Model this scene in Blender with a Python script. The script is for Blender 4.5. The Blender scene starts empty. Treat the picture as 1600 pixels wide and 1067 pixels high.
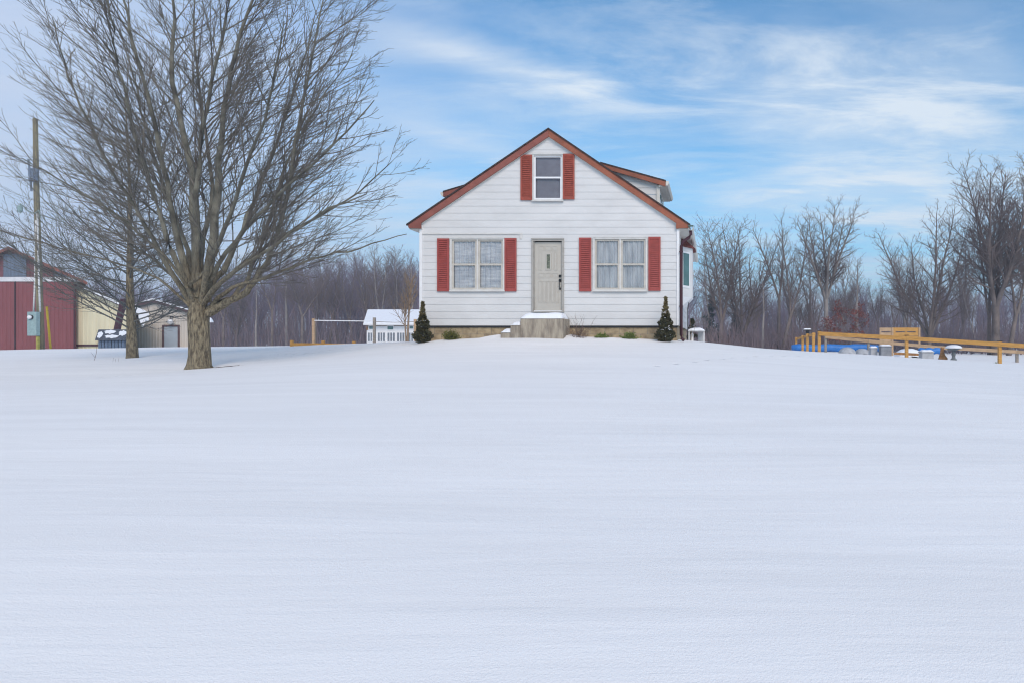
import bpy, math, random
import numpy as np
from mathutils import Vector, Matrix
random.seed(7)
rnd = random.Random(11)
R = math.radians
col = bpy.context.scene.collection
PI = math.pi
F, CX, CY, EYE = 1000.0, 1110.0, 533.0, 1.6

def at(px, py, Y):
    """a point on the sight line of a photograph pixel, at depth Y"""
    return Vector(((px - CX) / F * Y, Y, EYE + (CY - py) / F * Y))
def xa(px, Y): return (px - CX) / F * Y
def za(py, Y): return EYE + (CY - py) / F * Y

# ------------------------------------------------------------------ terrain
cp = [(0,0,0),(-2.9,2.6,.2),(1.3,2.6,.2),(0,-6,-.4),(-10,0,0),(9,0,0),(-25,5,.2),(18,5,.2),(-40,15,.6),(30,15,.2)]
for p in [(800,700,6.3),(100,700,6.2),(1500,700,6.4),(850,600,10.5),(100,600,11.8),(1500,600,12),(1500,577,18),(1500,565,24),
          (1562,568,30),(1416,558,31.4),(850,562,14),(850,543,16.9),(700,532,18.5),(1000,530,18.5),(830,529,17.6),(1066,532,18.9),
          (1110,536,20),(1180,544,24),(1240,549,28),(1280,550,33),(1244,549,50),(573,538,22),(450,541,26),(340,545,31),
          (312,574,17),(205,559,25),(500,560,17),(0,549,45),(150,545,45),(60,546,36),(0,577,17),(860,532,27),(1066,533,28),
          (650,536,30),(100,556,27),(420,556,20),(1700,578,30)]:
    v = at(*p); cp.append((v.x, v.y, v.z))
cp += [(-100,100,.7),(-50,90,.75),(0,100,.6),(60,100,.4),(-70,60,.9),(35,60,.35),(0,60,.8),(-30,60,.95)]
CP = np.array(cp, float)
def _k(d2): return np.where(d2 > 1e-9, .5 * d2 * np.log(np.maximum(d2, 1e-9)), 0)
_n = len(CP); _A = np.zeros((_n + 3, _n + 3))
_d2 = ((CP[:, None, :2] - CP[None, :, :2]) ** 2).sum(-1)
_A[:_n, :_n] = _k(_d2) + np.eye(_n) * 1.5
_A[:_n, _n] = 1; _A[:_n, _n+1:] = CP[:, :2]; _A[_n:, :_n] = _A[:_n, _n:].T
_w = np.linalg.solve(_A, np.concatenate([CP[:, 2], np.zeros(3)]))
def gzn(x, y):
    x = np.asarray(x, float); y = np.asarray(y, float)
    d2 = (x[..., None] - CP[:, 0]) ** 2 + (y[..., None] - CP[:, 1]) ** 2
    z = (_k(d2) * _w[:_n]).sum(-1) + _w[_n] + _w[_n+1] * x + _w[_n+2] * y
    r = np.hypot(x + 20, y - 40); t = np.clip((r - 60) / 60, 0, 1); t = t * t * (3 - 2 * t)
    z = np.clip(z, -1.5, 1.75) * (1 - t) + .6 * t
    z = z + .012 * np.sin(x * .9 + y * .35) * np.sin(y * .8 - x * .2) + .008 * np.sin(x * .3 + y * 2.3)
    return z
def gz(x, y): return float(gzn(x, y))
HX, HY = xa(857, 18.87), 18.87

# ------------------------------------------------------------------ materials
def lin(c):
    return tuple(((v / 255) / 12.92 if v / 255 <= .04045 else ((v / 255 + .055) / 1.055) ** 2.4) for v in c)
class NT:
    def __init__(s, nt): s.nt = nt
    def n(s, t, **kw):
        o = s.nt.nodes.new(t)
        for k, v in kw.items():
            if hasattr(o, k) and k not in ('Scale',): setattr(o, k, v)
            else: o.inputs[k].default_value = v
        return o
    def l(s, a, b): s.nt.links.new(a, b)
def mat(name, c, rough=.6, vary=.12, scale=3.0, stretch=(1,1,1), bump=0.0, bscale=40.0, c2=None, spec=.3, metal=0, contrast=(.35,.65)):
    m = bpy.data.materials.new(name); m.use_nodes = True; T = NT(m.node_tree)
    b = m.node_tree.nodes['Principled BSDF']
    b.inputs['Roughness'].default_value = rough; b.inputs['Specular IOR Level'].default_value = spec; b.inputs['Metallic'].default_value = metal
    tc = T.n('ShaderNodeTexCoord'); mp = T.n('ShaderNodeMapping'); mp.inputs['Scale'].default_value = stretch
    T.l(tc.outputs['Object'], mp.inputs['Vector'])
    nz = T.n('ShaderNodeTexNoise'); nz.inputs['Scale'].default_value = scale; nz.inputs['Detail'].default_value = 6; nz.inputs['Roughness'].default_value = .65
    T.l(mp.outputs[0], nz.inputs['Vector'])
    cr = T.n('ShaderNodeValToRGB'); e = cr.color_ramp.elements
    a = c2 if c2 else tuple(v * (1 - vary) for v in c[:3]); d = c if c2 else tuple(min(1, v * (1 + vary)) for v in c[:3])
    e[0].position, e[1].position = contrast; e[0].color = (*a, 1); e[1].color = (*d, 1)
    T.l(nz.outputs[0], cr.inputs[0]); T.l(cr.outputs[0], b.inputs['Base Color'])
    if bump:
        n2 = T.n('ShaderNodeTexNoise'); n2.inputs['Scale'].default_value = bscale; n2.inputs['Detail'].default_value = 5
        T.l(mp.outputs[0], n2.inputs['Vector']); bp = T.n('ShaderNodeBump'); bp.inputs['Strength'].default_value = 1; bp.inputs['Distance'].default_value = bump
        T.l(n2.outputs[0], bp.inputs['Height']); T.l(bp.outputs[0], b.inputs['Normal'])
    return m
M = {}
M['siding'] = mat('white_siding', (.62,.615,.61), .5, .07, .9, (1,1,2.5), .002, 6, contrast=(.3,.7))
M['white'] = mat('white_paint', (.76,.76,.77), .45, .04, 4)
M['soffit'] = mat('soffit_paint', (.62,.60,.55), .6, .08, 4)
M['casing_up'] = mat('grey_white_trim', (.60,.585,.56), .55, .08, 5)
M['sash'] = mat('beige_aluminium_sash', (.50,.465,.41), .45, .1, 5)
M['rake'] = mat('red_brown_fascia', (.275,.09,.05), .6, .2, 2.5, (1,1,1), .002, 30)
M['rake_left'] = mat('faded_red_brown_fascia', (.25,.085,.065), .65, .2, 2.5, (1,1,1), .002, 30)
M['shingle'] = mat('dark_shingle', (.05,.035,.033), .9, .4, 9, bump=.01, bscale=25)
M['red_shingle'] = mat('red_shingle', (.16,.045,.035), .9, .5, 20, bump=.01, bscale=25)
M['shutter'] = mat('red_shutter_paint', (.32,.064,.054), .5, .12, 6)
M['shutter_up'] = mat('orange_red_shutter_paint', (.31,.068,.044), .55, .2, 8)
M['door'] = mat('putty_door_paint', (.47,.44,.39), .45, .04, 3)
M['doorframe'] = mat('taupe_door_frame', (.36,.34,.31), .5, .08, 5)
M['black'] = mat('black_metal', (.012,.012,.014), .35, .1, 5)
M['maroon'] = mat('maroon_metal', (.055,.017,.024), .4, .1, 5)
M['greenmetal'] = mat('green_grey_gutter', (.10,.16,.15), .4, .1, 5)
M['concrete'] = mat('weathered_concrete', (.38,.33,.26), .9, .3, 3.5, (2.5,2.5,.5), .006, 30, c2=(.17,.14,.115), contrast=(.32,.6))
M['sheer'] = mat('sheer_curtain', (.80,.81,.82), .9, .15, 2.2, (3,1,.5), c2=(.50,.52,.55))
M['lace'] = mat('lace_curtain', (.84,.84,.85), .9, .15, 6, (.4,1,2.6), c2=(.50,.53,.58))
M['blind'] = mat('violet_grey_blind', (.33,.31,.35), .9, .1, 4)
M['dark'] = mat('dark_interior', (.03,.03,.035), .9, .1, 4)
M['snowcap'] = mat('snow_cap', (.80,.815,.85), .75, .03, 4, bump=.01, bscale=8)
M['barnred'] = mat('barn_red_metal', (.215,.068,.072), .5, .1, 1.2, (3,3,.4), .002, 8)
M['barngable'] = mat('barn_faded_red_boards', (.17,.075,.085), .8, .3, 2.5, (3,3,.5), .004, 12)
M['barnblue'] = mat('barn_blue_grey_panel', (.13,.165,.22), .6, .2, 2, (3,3,.5))
M['barnwhite'] = mat('barn_white_band', (.62,.62,.64), .7, .1, 3)
M['cream'] = mat('cream_metal', (.66,.60,.42), .5, .07, 1, (3,3,.4))
M['tan'] = mat('tan_metal', (.56,.51,.45), .5, .07, 1, (3,3,.4))
M['brown'] = mat('dark_brown_trim', (.11,.065,.065), .5, .1, 3)
M['bluedoor'] = mat('pale_blue_door', (.38,.44,.50), .5, .04, 3)
M['wellblue'] = mat('blue_grey_boards', (.105,.15,.225), .7, .2, 3, (4,4,.6))
M['wellroof'] = mat('slate_shingle', (.075,.085,.11), .9, .3, 8)
M['polewood'] = mat('pole_wood', (.27,.235,.135), .85, .3, 3, (6,6,.4), .006, 20, c2=(.12,.105,.08))
M['conduit'] = mat('white_conduit', (.62,.62,.62), .5, .1, 6)
M['metergrey'] = mat('teal_grey_meter', (.27,.37,.37), .5, .12, 8)
M['yellow'] = mat('yellow_plastic', (.62,.42,.02), .4, .08, 4)
M['yellowwood'] = mat('mossy_yellow_wood', (.33,.30,.07), .8, .3, 4)
M['fence'] = mat('golden_fence_wood', (.50,.26,.065), .6, .22, 3, (1,1,6), .003, 20)
M['fencepale'] = mat('pale_weathered_wood', (.46,.31,.185), .7, .2, 3, (1,1,4), .003, 20)
M['fencegrey'] = mat('grey_weathered_wood', (.27,.235,.20), .8, .25, 4, (1,1,3))
M['bluepool'] = mat('blue_vinyl', (.025,.17,.50), .45, .12, 3)
M['greytub'] = mat('pale_grey_plastic', (.40,.41,.43), .6, .15, 4)
M['stone'] = mat('grey_stone', (.16,.18,.19), .9, .3, 9, bump=.008, bscale=30)
M['rust'] = mat('rusty_brown_wood', (.30,.15,.06), .8, .35, 8)
M['bark'] = mat('mossy_bark', (.30,.25,.165), .95, .3, 9, (2.6,2.6,.55), .05, 18, c2=(.085,.068,.048), contrast=(.38,.6))
M['branch'] = mat('grey_green_branch', (.19,.172,.145), .9, .3, 2.5, (1,1,1), .006, 30, c2=(.085,.075,.066), contrast=(.35,.62))
M['limb'] = mat('grey_lichen_limb', (.175,.165,.125), .95, .3, 2.2, (1,1,.5), .012, 24, c2=(.075,.07,.058), contrast=(.38,.6))
M['twig'] = mat('grey_twig', (.085,.076,.072), .9, .25, 2)
M['twig2'] = mat('lichen_twig', (.18,.185,.17), .9, .3, 2, c2=(.10,.10,.095))
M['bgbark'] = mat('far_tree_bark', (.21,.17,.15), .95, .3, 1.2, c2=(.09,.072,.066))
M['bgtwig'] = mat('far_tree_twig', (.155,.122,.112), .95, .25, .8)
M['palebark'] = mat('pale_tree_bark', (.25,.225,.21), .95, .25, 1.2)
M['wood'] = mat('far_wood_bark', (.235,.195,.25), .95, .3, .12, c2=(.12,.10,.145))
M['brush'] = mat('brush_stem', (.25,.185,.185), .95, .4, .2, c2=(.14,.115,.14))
M['leafred'] = mat('dry_russet_leaf', (.17,.055,.042), .8, .4, 2)
M['leafolive'] = mat('yellow_green_leaf', (.17,.16,.03), .7, .5, 14, c2=(.05,.06,.015))
M['cedar'] = mat('dark_cedar', (.075,.066,.026), .8, .5, 12, c2=(.022,.026,.012))
M['cedardry'] = mat('dry_cedar_tip', (.19,.16,.06), .8, .4, 12, c2=(.08,.06,.03))
M['tanbark'] = mat('tan_young_bark', (.30,.22,.155), .85, .2, 5)
M['drygrass'] = mat('dry_stem', (.15,.10,.08), .9, .3, 6)
def maple_mat():
    m = M['bark'].copy(); m.name = 'mossy_bark_to_grey_limb'; nt = m.node_tree; T = NT(nt); b = nt.nodes['Principled BSDF']
    base = b.inputs['Base Color'].links[0].from_socket; tc = T.n('ShaderNodeTexCoord'); sp = T.n('ShaderNodeSeparateXYZ'); T.l(tc.outputs['Object'], sp.inputs[0])
    nz = T.n('ShaderNodeTexNoise'); nz.inputs['Scale'].default_value = 2.5; nz.inputs['Detail'].default_value = 6; T.l(tc.outputs['Object'], nz.inputs['Vector'])
    cr = T.n('ShaderNodeValToRGB'); e = cr.color_ramp.elements; e[0].position = .36; e[1].position = .62; e[0].color = (.085,.08,.066,1); e[1].color = (.23,.22,.175,1); T.l(nz.outputs[0], cr.inputs[0])
    ad = T.n('ShaderNodeMath', operation='ADD'); T.l(sp.outputs[2], ad.inputs[0]); T.l(nz.outputs[0], ad.inputs[1])
    mr = T.n('ShaderNodeMapRange', interpolation_type='SMOOTHSTEP'); mr.inputs[1].default_value = 1.9; mr.inputs[2].default_value = 4.2; T.l(ad.outputs[0], mr.inputs[0])
    mx = T.n('ShaderNodeMix', data_type='RGBA'); T.l(mr.outputs[0], mx.inputs[0]); T.l(base, mx.inputs[6]); T.l(cr.outputs[0], mx.inputs[7]); T.l(mx.outputs[2], b.inputs['Base Color']); return m
M['maple'] = maple_mat()
def glass_mat():
    m = bpy.data.materials.new('window_glass'); m.use_nodes = True; nt = m.node_tree; nt.nodes.clear(); T = NT(nt)
    o = T.n('ShaderNodeOutputMaterial'); mx = T.n('ShaderNodeMixShader'); tr = T.n('ShaderNodeBsdfTransparent'); gl = T.n('ShaderNodeBsdfGlossy')
    tr.inputs[0].default_value = (.97,.975,.98,1); gl.inputs['Roughness'].default_value = .03
    fr = T.n('ShaderNodeFresnel'); fr.inputs[0].default_value = 1.45
    T.l(fr.outputs[0], mx.inputs[0]); T.l(tr.outputs[0], mx.inputs[1]); T.l(gl.outputs[0], mx.inputs[2]); T.l(mx.outputs[0], o.inputs[0])
    return m
M['glass'] = glass_mat()
M['tealglass'] = mat('teal_glass', (.06,.14,.14), .1, .2, 2, spec=.8)
M['amberglass'] = mat('leaded_glass', (.12,.12,.075), .15, .6, 25, spec=.8)
def block_mat():
    m = bpy.data.materials.new('sandy_block'); m.use_nodes = True; T = NT(m.node_tree); b = m.node_tree.nodes['Principled BSDF']; b.inputs['Roughness'].default_value = .9
    tc = T.n('ShaderNodeTexCoord'); sp = T.n('ShaderNodeSeparateXYZ'); cb = T.n('ShaderNodeCombineXYZ'); T.l(tc.outputs['Object'], sp.inputs[0])
    ad = T.n('ShaderNodeMath', operation='ADD'); T.l(sp.outputs[0], ad.inputs[0]); T.l(sp.outputs[1], ad.inputs[1])
    T.l(ad.outputs[0], cb.inputs[0]); T.l(sp.outputs[2], cb.inputs[1])
    br = T.n('ShaderNodeTexBrick'); br.inputs['Scale'].default_value = 1; br.inputs['Brick Width'].default_value = .42; br.inputs['Row Height'].default_value = .2; br.inputs['Mortar Size'].default_value = .008
    br.inputs['Color1'].default_value = (.40,.31,.19,1); br.inputs['Color2'].default_value = (.33,.255,.16,1); br.inputs['Mortar'].default_value = (.22,.19,.15,1)
    nz = T.n('ShaderNodeTexNoise'); nz.inputs['Scale'].default_value = 7; nz.inputs['Detail'].default_value = 6
    mx = T.n('ShaderNodeMix', data_type='RGBA', blend_type='MULTIPLY'); mx.inputs[0].default_value = .8
    cr = T.n('ShaderNodeValToRGB'); cr.color_ramp.elements[0].position = .3; cr.color_ramp.elements[0].color = (.45,.42,.40,1); cr.color_ramp.elements[1].position = .6
    T.l(cb.outputs[0], br.inputs[0]); T.l(tc.outputs['Object'], nz.inputs['Vector']); T.l(nz.outputs[0], cr.inputs[0]); T.l(br.outputs[0], mx.inputs[6]); T.l(cr.outputs[0], mx.inputs[7]); T.l(mx.outputs[2], b.inputs['Base Color'])
    bp = T.n('ShaderNodeBump'); bp.inputs['Distance'].default_value = .01; T.l(nz.outputs[0], bp.inputs['Height']); T.l(bp.outputs[0], b.inputs['Normal'])
    return m
M['block'] = block_mat()
def snow_mat():
    m = bpy.data.materials.new('wind_packed_snow'); m.use_nodes = True; T = NT(m.node_tree); b = m.node_tree.nodes['Principled BSDF']
    b.inputs['Roughness'].default_value = .75; b.inputs['Specular IOR Level'].default_value = .25
    tc = T.n('ShaderNodeTexCoord')
    m1 = T.n('ShaderNodeMapping'); m1.inputs['Scale'].default_value = (.16,1.5,1); m1.inputs['Rotation'].default_value = (0,0,R(5))
    m2 = T.n('ShaderNodeMapping'); m2.inputs['Scale'].default_value = (.5,5,1); m2.inputs['Rotation'].default_value = (0,0,R(-4))
    T.l(tc.outputs['Object'], m1.inputs[0]); T.l(tc.outputs['Object'], m2.inputs[0])
    a = T.n('ShaderNodeTexNoise'); a.inputs['Scale'].default_value = 1.6; a.inputs['Detail'].default_value = 7; a.inputs['Roughness'].default_value = .6; a.inputs['Distortion'].default_value = .5
    c = T.n('ShaderNodeTexNoise'); c.inputs['Scale'].default_value = 2.2; c.inputs['Detail'].default_value = 5
    g = T.n('ShaderNodeTexNoise'); g.inputs['Scale'].default_value = 75; g.inputs['Detail'].default_value = 3; g.inputs['Roughness'].default_value = .7
    T.l(m1.outputs[0], a.inputs['Vector']); T.l(m2.outputs[0], c.inputs['Vector']); T.l(tc.outputs['Object'], g.inputs['Vector'])
    b1 = T.n('ShaderNodeBump'); b1.inputs['Distance'].default_value = .011; b2 = T.n('ShaderNodeBump'); b2.inputs['Distance'].default_value = .0055; b3 = T.n('ShaderNodeBump'); b3.inputs['Distance'].default_value = .0045
    T.l(a.outputs[0], b1.inputs['Height']); T.l(c.outputs[0], b2.inputs['Height']); T.l(g.outputs[0], b3.inputs['Height'])
    
    sx_ = T.n('ShaderNodeSeparateXYZ'); T.l(tc.outputs['Object'], sx_.inputs[0])
    def mm(op, a, b=None):
        n = T.n('ShaderNodeMath', operation=op)
        for i, v in enumerate((a, b)):
            if v is None: continue
            if isinstance(v, (int, float)): n.inputs[i].default_value = v
            else: T.l(v, n.inputs[i])
        return n.outputs[0]
    tot = None
    for (ax_, ay_), (bx_, by_), gap, sway in (((xa(395,18.5),18.5),(xa(565,21.5),21.5),.42,.05),((xa(150,14.6),14.6),(xa(330,15.2),15.2),.30,.04),((xa(1010,13),13),(xa(1330,19),19),.5,.06),((xa(430,20.5),20.5),(xa(640,19.2),19.2),.38,.05)):
        # a line of shallow animal prints pressed into the snow
        d = Vector((bx_-ax_, by_-ay_)); L = d.length; d.normalize()
        u_ = mm('ADD', mm('ADD', mm('MULTIPLY', sx_.outputs[0], d.x), mm('MULTIPLY', sx_.outputs[1], d.y)), -(ax_*d.x+ay_*d.y))
        v_ = mm('ADD', mm('ADD', mm('MULTIPLY', sx_.outputs[0], -d.y), mm('MULTIPLY', sx_.outputs[1], d.x)), ax_*d.y-ay_*d.x)
        v_ = mm('ADD', v_, mm('MULTIPLY', mm('SINE', mm('MULTIPLY', u_, 1.3)), .12))
        k_ = mm('DIVIDE', u_, gap); fr = mm('MULTIPLY', mm('ADD', mm('FRACT', k_), -.5), gap); side = mm('MULTIPLY', mm('SINE', mm('MULTIPLY', mm('FLOOR', k_), PI*.97+.4)), sway)
        r2 = mm('ADD', mm('POWER', mm('ABSOLUTE', fr), 2), mm('POWER', mm('ABSOLUTE', mm('ADD', v_, side)), 2))
        pit = mm('MULTIPLY', mm('EXPONENT', mm('MULTIPLY', r2, -420)), mm('MULTIPLY', mm('GREATER_THAN', u_, 0), mm('LESS_THAN', u_, L)))
        tot = pit if tot is None else mm('ADD', tot, pit)
    b0 = T.n('ShaderNodeBump'); b0.inputs['Distance'].default_value = .05; b0.invert = True; T.l(tot, b0.inputs['Height']); T.l(b0.outputs[0], b1.inputs['Normal'])
    T.l(b1.outputs[0], b2.inputs['Normal']); T.l(b2.outputs[0], b3.inputs['Normal']); T.l(b3.outputs[0], b.inputs['Normal'])
    cr = T.n('ShaderNodeValToRGB'); cr.color_ramp.elements[0].position = .3; cr.color_ramp.elements[1].position = .7
    cr.color_ramp.elements[0].color = (.80,.785,.775,1); cr.color_ramp.elements[1].color = (.865,.85,.84,1)
    T.l(a.outputs[0], cr.inputs[0]); T.l(cr.outputs[0], b.inputs['Base Color'])
    return m
M['snow'] = snow_mat()

# ------------------------------------------------------------------ object helpers
def tag(o, label=None, cat=None, group=None, kind=None):
    for k, v in (('label', label), ('category', cat), ('group', group), ('kind', kind)):
        if v: o[k] = v
    return o
def thing(name, label, cat, loc, group=None):
    o = bpy.data.objects.new(name, None); col.objects.link(o); o.location = loc; o.empty_display_size = .2
    return tag(o, label, cat, group)
def origin(o):
    v = Vector((0,0,0))
    while o: v = v + Vector(o.location); o = o.parent
    return v
def mesh_np(name, V, Fq, mats, mi=None, smooth=False):
    me = bpy.data.meshes.new(name); V = np.asarray(V, np.float32); Fq = np.asarray(Fq, np.int32)
    me.vertices.add(len(V)); me.vertices.foreach_set('co', V.ravel())
    me.loops.add(Fq.size); me.loops.foreach_set('vertex_index', Fq.ravel())
    me.polygons.add(len(Fq)); me.polygons.foreach_set('loop_start', np.arange(0, Fq.size, Fq.shape[1], dtype=np.int32))
    if mi is not None: me.polygons.foreach_set('material_index', np.asarray(mi, np.int32))
    if smooth: me.polygons.foreach_set('use_smooth', np.ones(len(Fq), bool))
    me.update(calc_edges=True)
    for m in mats: me.materials.append(m)
    return me
class MB:
    def __init__(s): s.v = []; s.f = []; s.mi = []; s.cur = 0
    def face(s, pts):
        i = len(s.v); s.v += [tuple(p) for p in pts]; s.f.append(tuple(range(i, i + len(pts)))); s.mi.append(s.cur); return s
    def add(s, V, Fs):
        i = len(s.v); s.v += [tuple(p) for p in V]; s.f += [tuple(i + k for k in f) for f in Fs]; s.mi += [s.cur] * len(Fs); return s
    def box(s, x0, x1, y0, y1, z0, z1):
        V = [(x,y,z) for z in (z0,z1) for y in (y0,y1) for x in (x0,x1)]
        return s.add(V, [(0,2,3,1),(4,5,7,6),(0,1,5,4),(2,6,7,3),(0,4,6,2),(1,3,7,5)])
    def prism(s, pts, d):
        """polygon pts extruded by the vector d"""
        n = len(pts); d = Vector(d); P = [Vector(p) for p in pts]; V = P + [p + d for p in P]
        return s.add(V, [tuple(range(n)), tuple(range(2*n-1, n-1, -1))] + [(i, i+n, (i+1)%n+n, (i+1)%n) for i in range(n)])
    def bar(s, a, b, w, h, up=(0,0,1)):
        a, b = Vector(a), Vector(b); d = (b - a).normalized(); u = Vector(up); sd = d.cross(u)
        if sd.length < 1e-4: sd = d.cross(Vector((0,1,0)))
        sd.normalize(); u = sd.cross(d)
        q = [a + sd*i*w/2 + u*j*h/2 for i, j in ((-1,-1),(1,-1),(1,1),(-1,1))]
        return s.prism(q, b - a)
    def tube(s, pts, rads, n=8, cap=True):
        pts = [Vector(p) for p in pts]
        if not isinstance(rads, (list, tuple)): rads = [rads] * len(pts)
        i0 = len(s.v); k = len(pts)
        for j, p in enumerate(pts):
            d = (pts[min(j+1, k-1)] - pts[max(j-1, 0)]).normalized()
            a = d.cross(Vector((0,0,1)) if abs(d.z) < .9 else Vector((0,1,0))).normalized(); b = d.cross(a)
            for q in range(n):
                t = 2*PI*q/n; s.v.append(tuple(p + (a*math.cos(t) + b*math.sin(t)) * rads[j]))
        for j in range(k-1):
            for q in range(n):
                s.f.append((i0+j*n+q, i0+j*n+(q+1)%n, i0+(j+1)*n+(q+1)%n, i0+(j+1)*n+q)); s.mi.append(s.cur)
        if cap:
            s.f.append(tuple(i0+q for q in range(n))[::-1]); s.f.append(tuple(i0+(k-1)*n+q for q in range(n))); s.mi += [s.cur]*2
        return s
    def lathe(s, c, prof, n=20):
        """prof = [(radius, z)...] about the vertical through c"""
        i0 = len(s.v); c = Vector(c)
        for r, z in prof:
            for q in range(n): t = 2*PI*q/n; s.v.append((c.x + r*math.cos(t), c.y + r*math.sin(t), c.z + z))
        for j in range(len(prof)-1):
            for q in range(n): s.f.append((i0+j*n+q, i0+j*n+(q+1)%n, i0+(j+1)*n+(q+1)%n, i0+(j+1)*n+q)); s.mi.append(s.cur)
        s.f.append(tuple(i0+q for q in range(n))[::-1]); s.f.append(tuple(i0+(len(prof)-1)*n+q for q in range(n))); s.mi += [s.cur]*2
        return s
    def build(s, name, m, parent=None, loc=None, smooth=False, bevel=0):
        o0 = origin(parent) if parent else Vector(loc or (0,0,0))
        me = bpy.data.meshes.new(name); me.from_pydata([(a-o0.x, b-o0.y, c-o0.z) for a,b,c in s.v], [], s.f)
        for mm in (m if isinstance(m, (list, tuple)) else [m]): me.materials.append(mm)
        me.polygons.foreach_set('material_index', s.mi)
        if smooth: me.polygons.foreach_set('use_smooth', [True]*len(s.f))
        me.update()
        o = bpy.data.objects.new(name, me); col.objects.link(o)
        if parent: o.parent = parent
        else: o.location = o0
        if bevel:
            b = o.modifiers.new('bevel', 'BEVEL'); b.width = bevel; b.segments = 2; b.limit_method = 'ANGLE'
        return o
def copy_tree(o, parent=None):
    c = o.copy(); col.objects.link(c); c.parent = parent
    for ch in list(o.children): copy_tree(ch, c)
    return c

# ------------------------------------------------------------------ ground
def spread(lo, hi, fine_lo, fine_hi, step, g):
    a = list(np.arange(fine_lo, fine_hi, step)); s = step; x = fine_lo
    left = []
    while x > lo: s *= g; x -= s; left.append(x)
    s = step; x = a[-1]; right = []
    while x < hi: s *= g; x += s; right.append(x)
    return np.array(left[::-1] + a + right)
xs = spread(-1400, 1400, -22, 15, .3, 1.09); ys = spread(-60, 1800, -4, 36, .22, 1.08)
GXm, GYm = np.meshgrid(xs, ys); GZm = np.stack([gzn(GXm[i], GYm[i]) for i in range(len(ys))])
# small drifts against the house, the stoop and the trunks
def bumpz(cx, cy, rx, ry, h): return h * np.exp(-((GXm-cx)/rx)**2 - ((GYm-cy)/ry)**2)
GZm += bumpz(xa(775,18.4), 18.35, .35, .3, .10) + bumpz(xa(893,18.5), 18.5, .18, .25, .10) + bumpz(xa(690,18.5), 18.5, .5, .3, .05) + bumpz(xa(960,18.4), 18.4, .9, .25, .04)
GZm -= bumpz(xa(312,17), 16.9, .75, .6, .05) + bumpz(xa(205,25), 25, .6, .5, .04)
nx, ny = len(xs), len(ys)
V = np.stack([GXm, GYm, GZm], -1).reshape(-1, 3)
ii = (np.arange(ny-1)[:, None]*nx + np.arange(nx-1)[None]).ravel()
me = mesh_np('snowy_ground', V, np.stack([ii, ii+1, ii+nx+1, ii+nx], 1), [M['snow']], smooth=True)
g = bpy.data.objects.new('snowy_ground', me); col.objects.link(g); tag(g, kind='structure')

# ------------------------------------------------------------------ house
YF, YR, YB = 18.87, 18.76, 26.4
hx = lambda px: xa(px, YF); hz = lambda py: za(py, YF)
XC, ZAP, SL = -4.746, 7.83, .678
XL, XR = hx(657.5), hx(1060)
house = thing('house', 'white clapboard cottage with a steep front gable and red louvred shutters', 'house', (XC, YF, 1.6))
def roofz(x, drop=.30): return ZAP - SL*abs(x - XC) - drop
# openings: x0,x1,z0,z1
W1 = (hx(706), hx(787), hz(453.5), hz(374.5)); W2 = (hx(929), hx(1009.5), hz(453.5), hz(374))
WU = (hx(834), hx(879), hz(313.5), hz(243.5)); DR = (hx(832), hx(880.5), hz(488.5), hz(375.5))
OPEN = [W1, W2, WU, DR]
def siding_wall(mb, u0f, z0, ztop, place, opens, step=.207, proud=.012, u1f=None):
    """lapped boards: u0f/u1f give the wall's edges at a height; place(u, off, z) makes the point"""
    n = int((ztop - z0)/step) + 1
    for k in range(n):
        a, b = z0 + k*step, min(z0 + (k+1)*step, ztop)
        if b - a < .01: continue
        cuts = sorted({a, b} | {z for o in opens for z in (o[2], o[3]) if a < z < b})
        for c, d in zip(cuts, cuts[1:]):
            mid = (c+d)/2; spans = [(None, None)]
            act = sorted([(o[0], o[1]) for o in opens if o[2] < mid < o[3]])
            edges = []; last = None
            for o in act: edges.append((last, o[0])); last = o[1]
            edges.append((last, None))
            oc = proud*(1-(c-a)/step); od = proud*(1-(d-a)/step)
            for e0, e1 in edges:
                l0 = u0f(c) if e0 is None else e0; l1 = u0f(d) if e0 is None else e0
                r0 = u1f(c) if e1 is None else e1; r1 = u1f(d) if e1 is None else e1
                if r0 - l0 < .005: continue
                mb.face([place(l0, oc, c), place(r0, oc, c), place(r1, od, d), place(l1, od, d)])
                if c == a: mb.face([place(l0, 0, c), place(r0, 0, c), place(r0, oc, c), place(l0, oc, c)])
ZS = hz(509)
gl = lambda z: max(XL, XC - (ZAP-.10 - z)/SL); gr = lambda z: min(XR, XC + (ZAP-.10 - z)/SL)
mb = MB(); siding_wall(mb, gl, ZS, ZAP-.11, lambda u, o, z: (u, YF-o, z), OPEN, u1f=gr)
# reveals of the openings and the wall shell behind
for x0, x1, z0, z1 in OPEN:
    mb.face([(x0,YF-.01,z0),(x0,YF+.14,z0),(x0,YF+.14,z1),(x0,YF-.01,z1)]); mb.face([(x1,YF-.01,z0),(x1,YF-.01,z1),(x1,YF+.14,z1),(x1,YF+.14,z0)])
    mb.face([(x0,YF-.01,z1),(x0,YF+.14,z1),(x1,YF+.14,z1),(x1,YF-.01,z1)]); mb.face([(x0,YF-.01,z0),(x1,YF-.01,z0),(x1,YF+.14,z0),(x0,YF+.14,z0)])
mb.build('front_wall', M['siding'], house)
mb = MB(); siding_wall(mb, lambda z: YF, ZS, 5.15, lambda u, o, z: (XR+o, u, z), [], u1f=lambda z: YB)
siding_wall(mb, lambda z: YF, ZS, 5.15, lambda u, o, z: (XL-o, u, z), [], u1f=lambda z: YB)
mb.prism([(XL+.01,YB,ZS),(XR-.01,YB,ZS),(XR-.01,YB,5.1),(XC,YB,ZAP-.4),(XL+.01,YB,5.1)], (0,-.1,0))
mb.build('side_wall', M['siding'], house)
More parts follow.
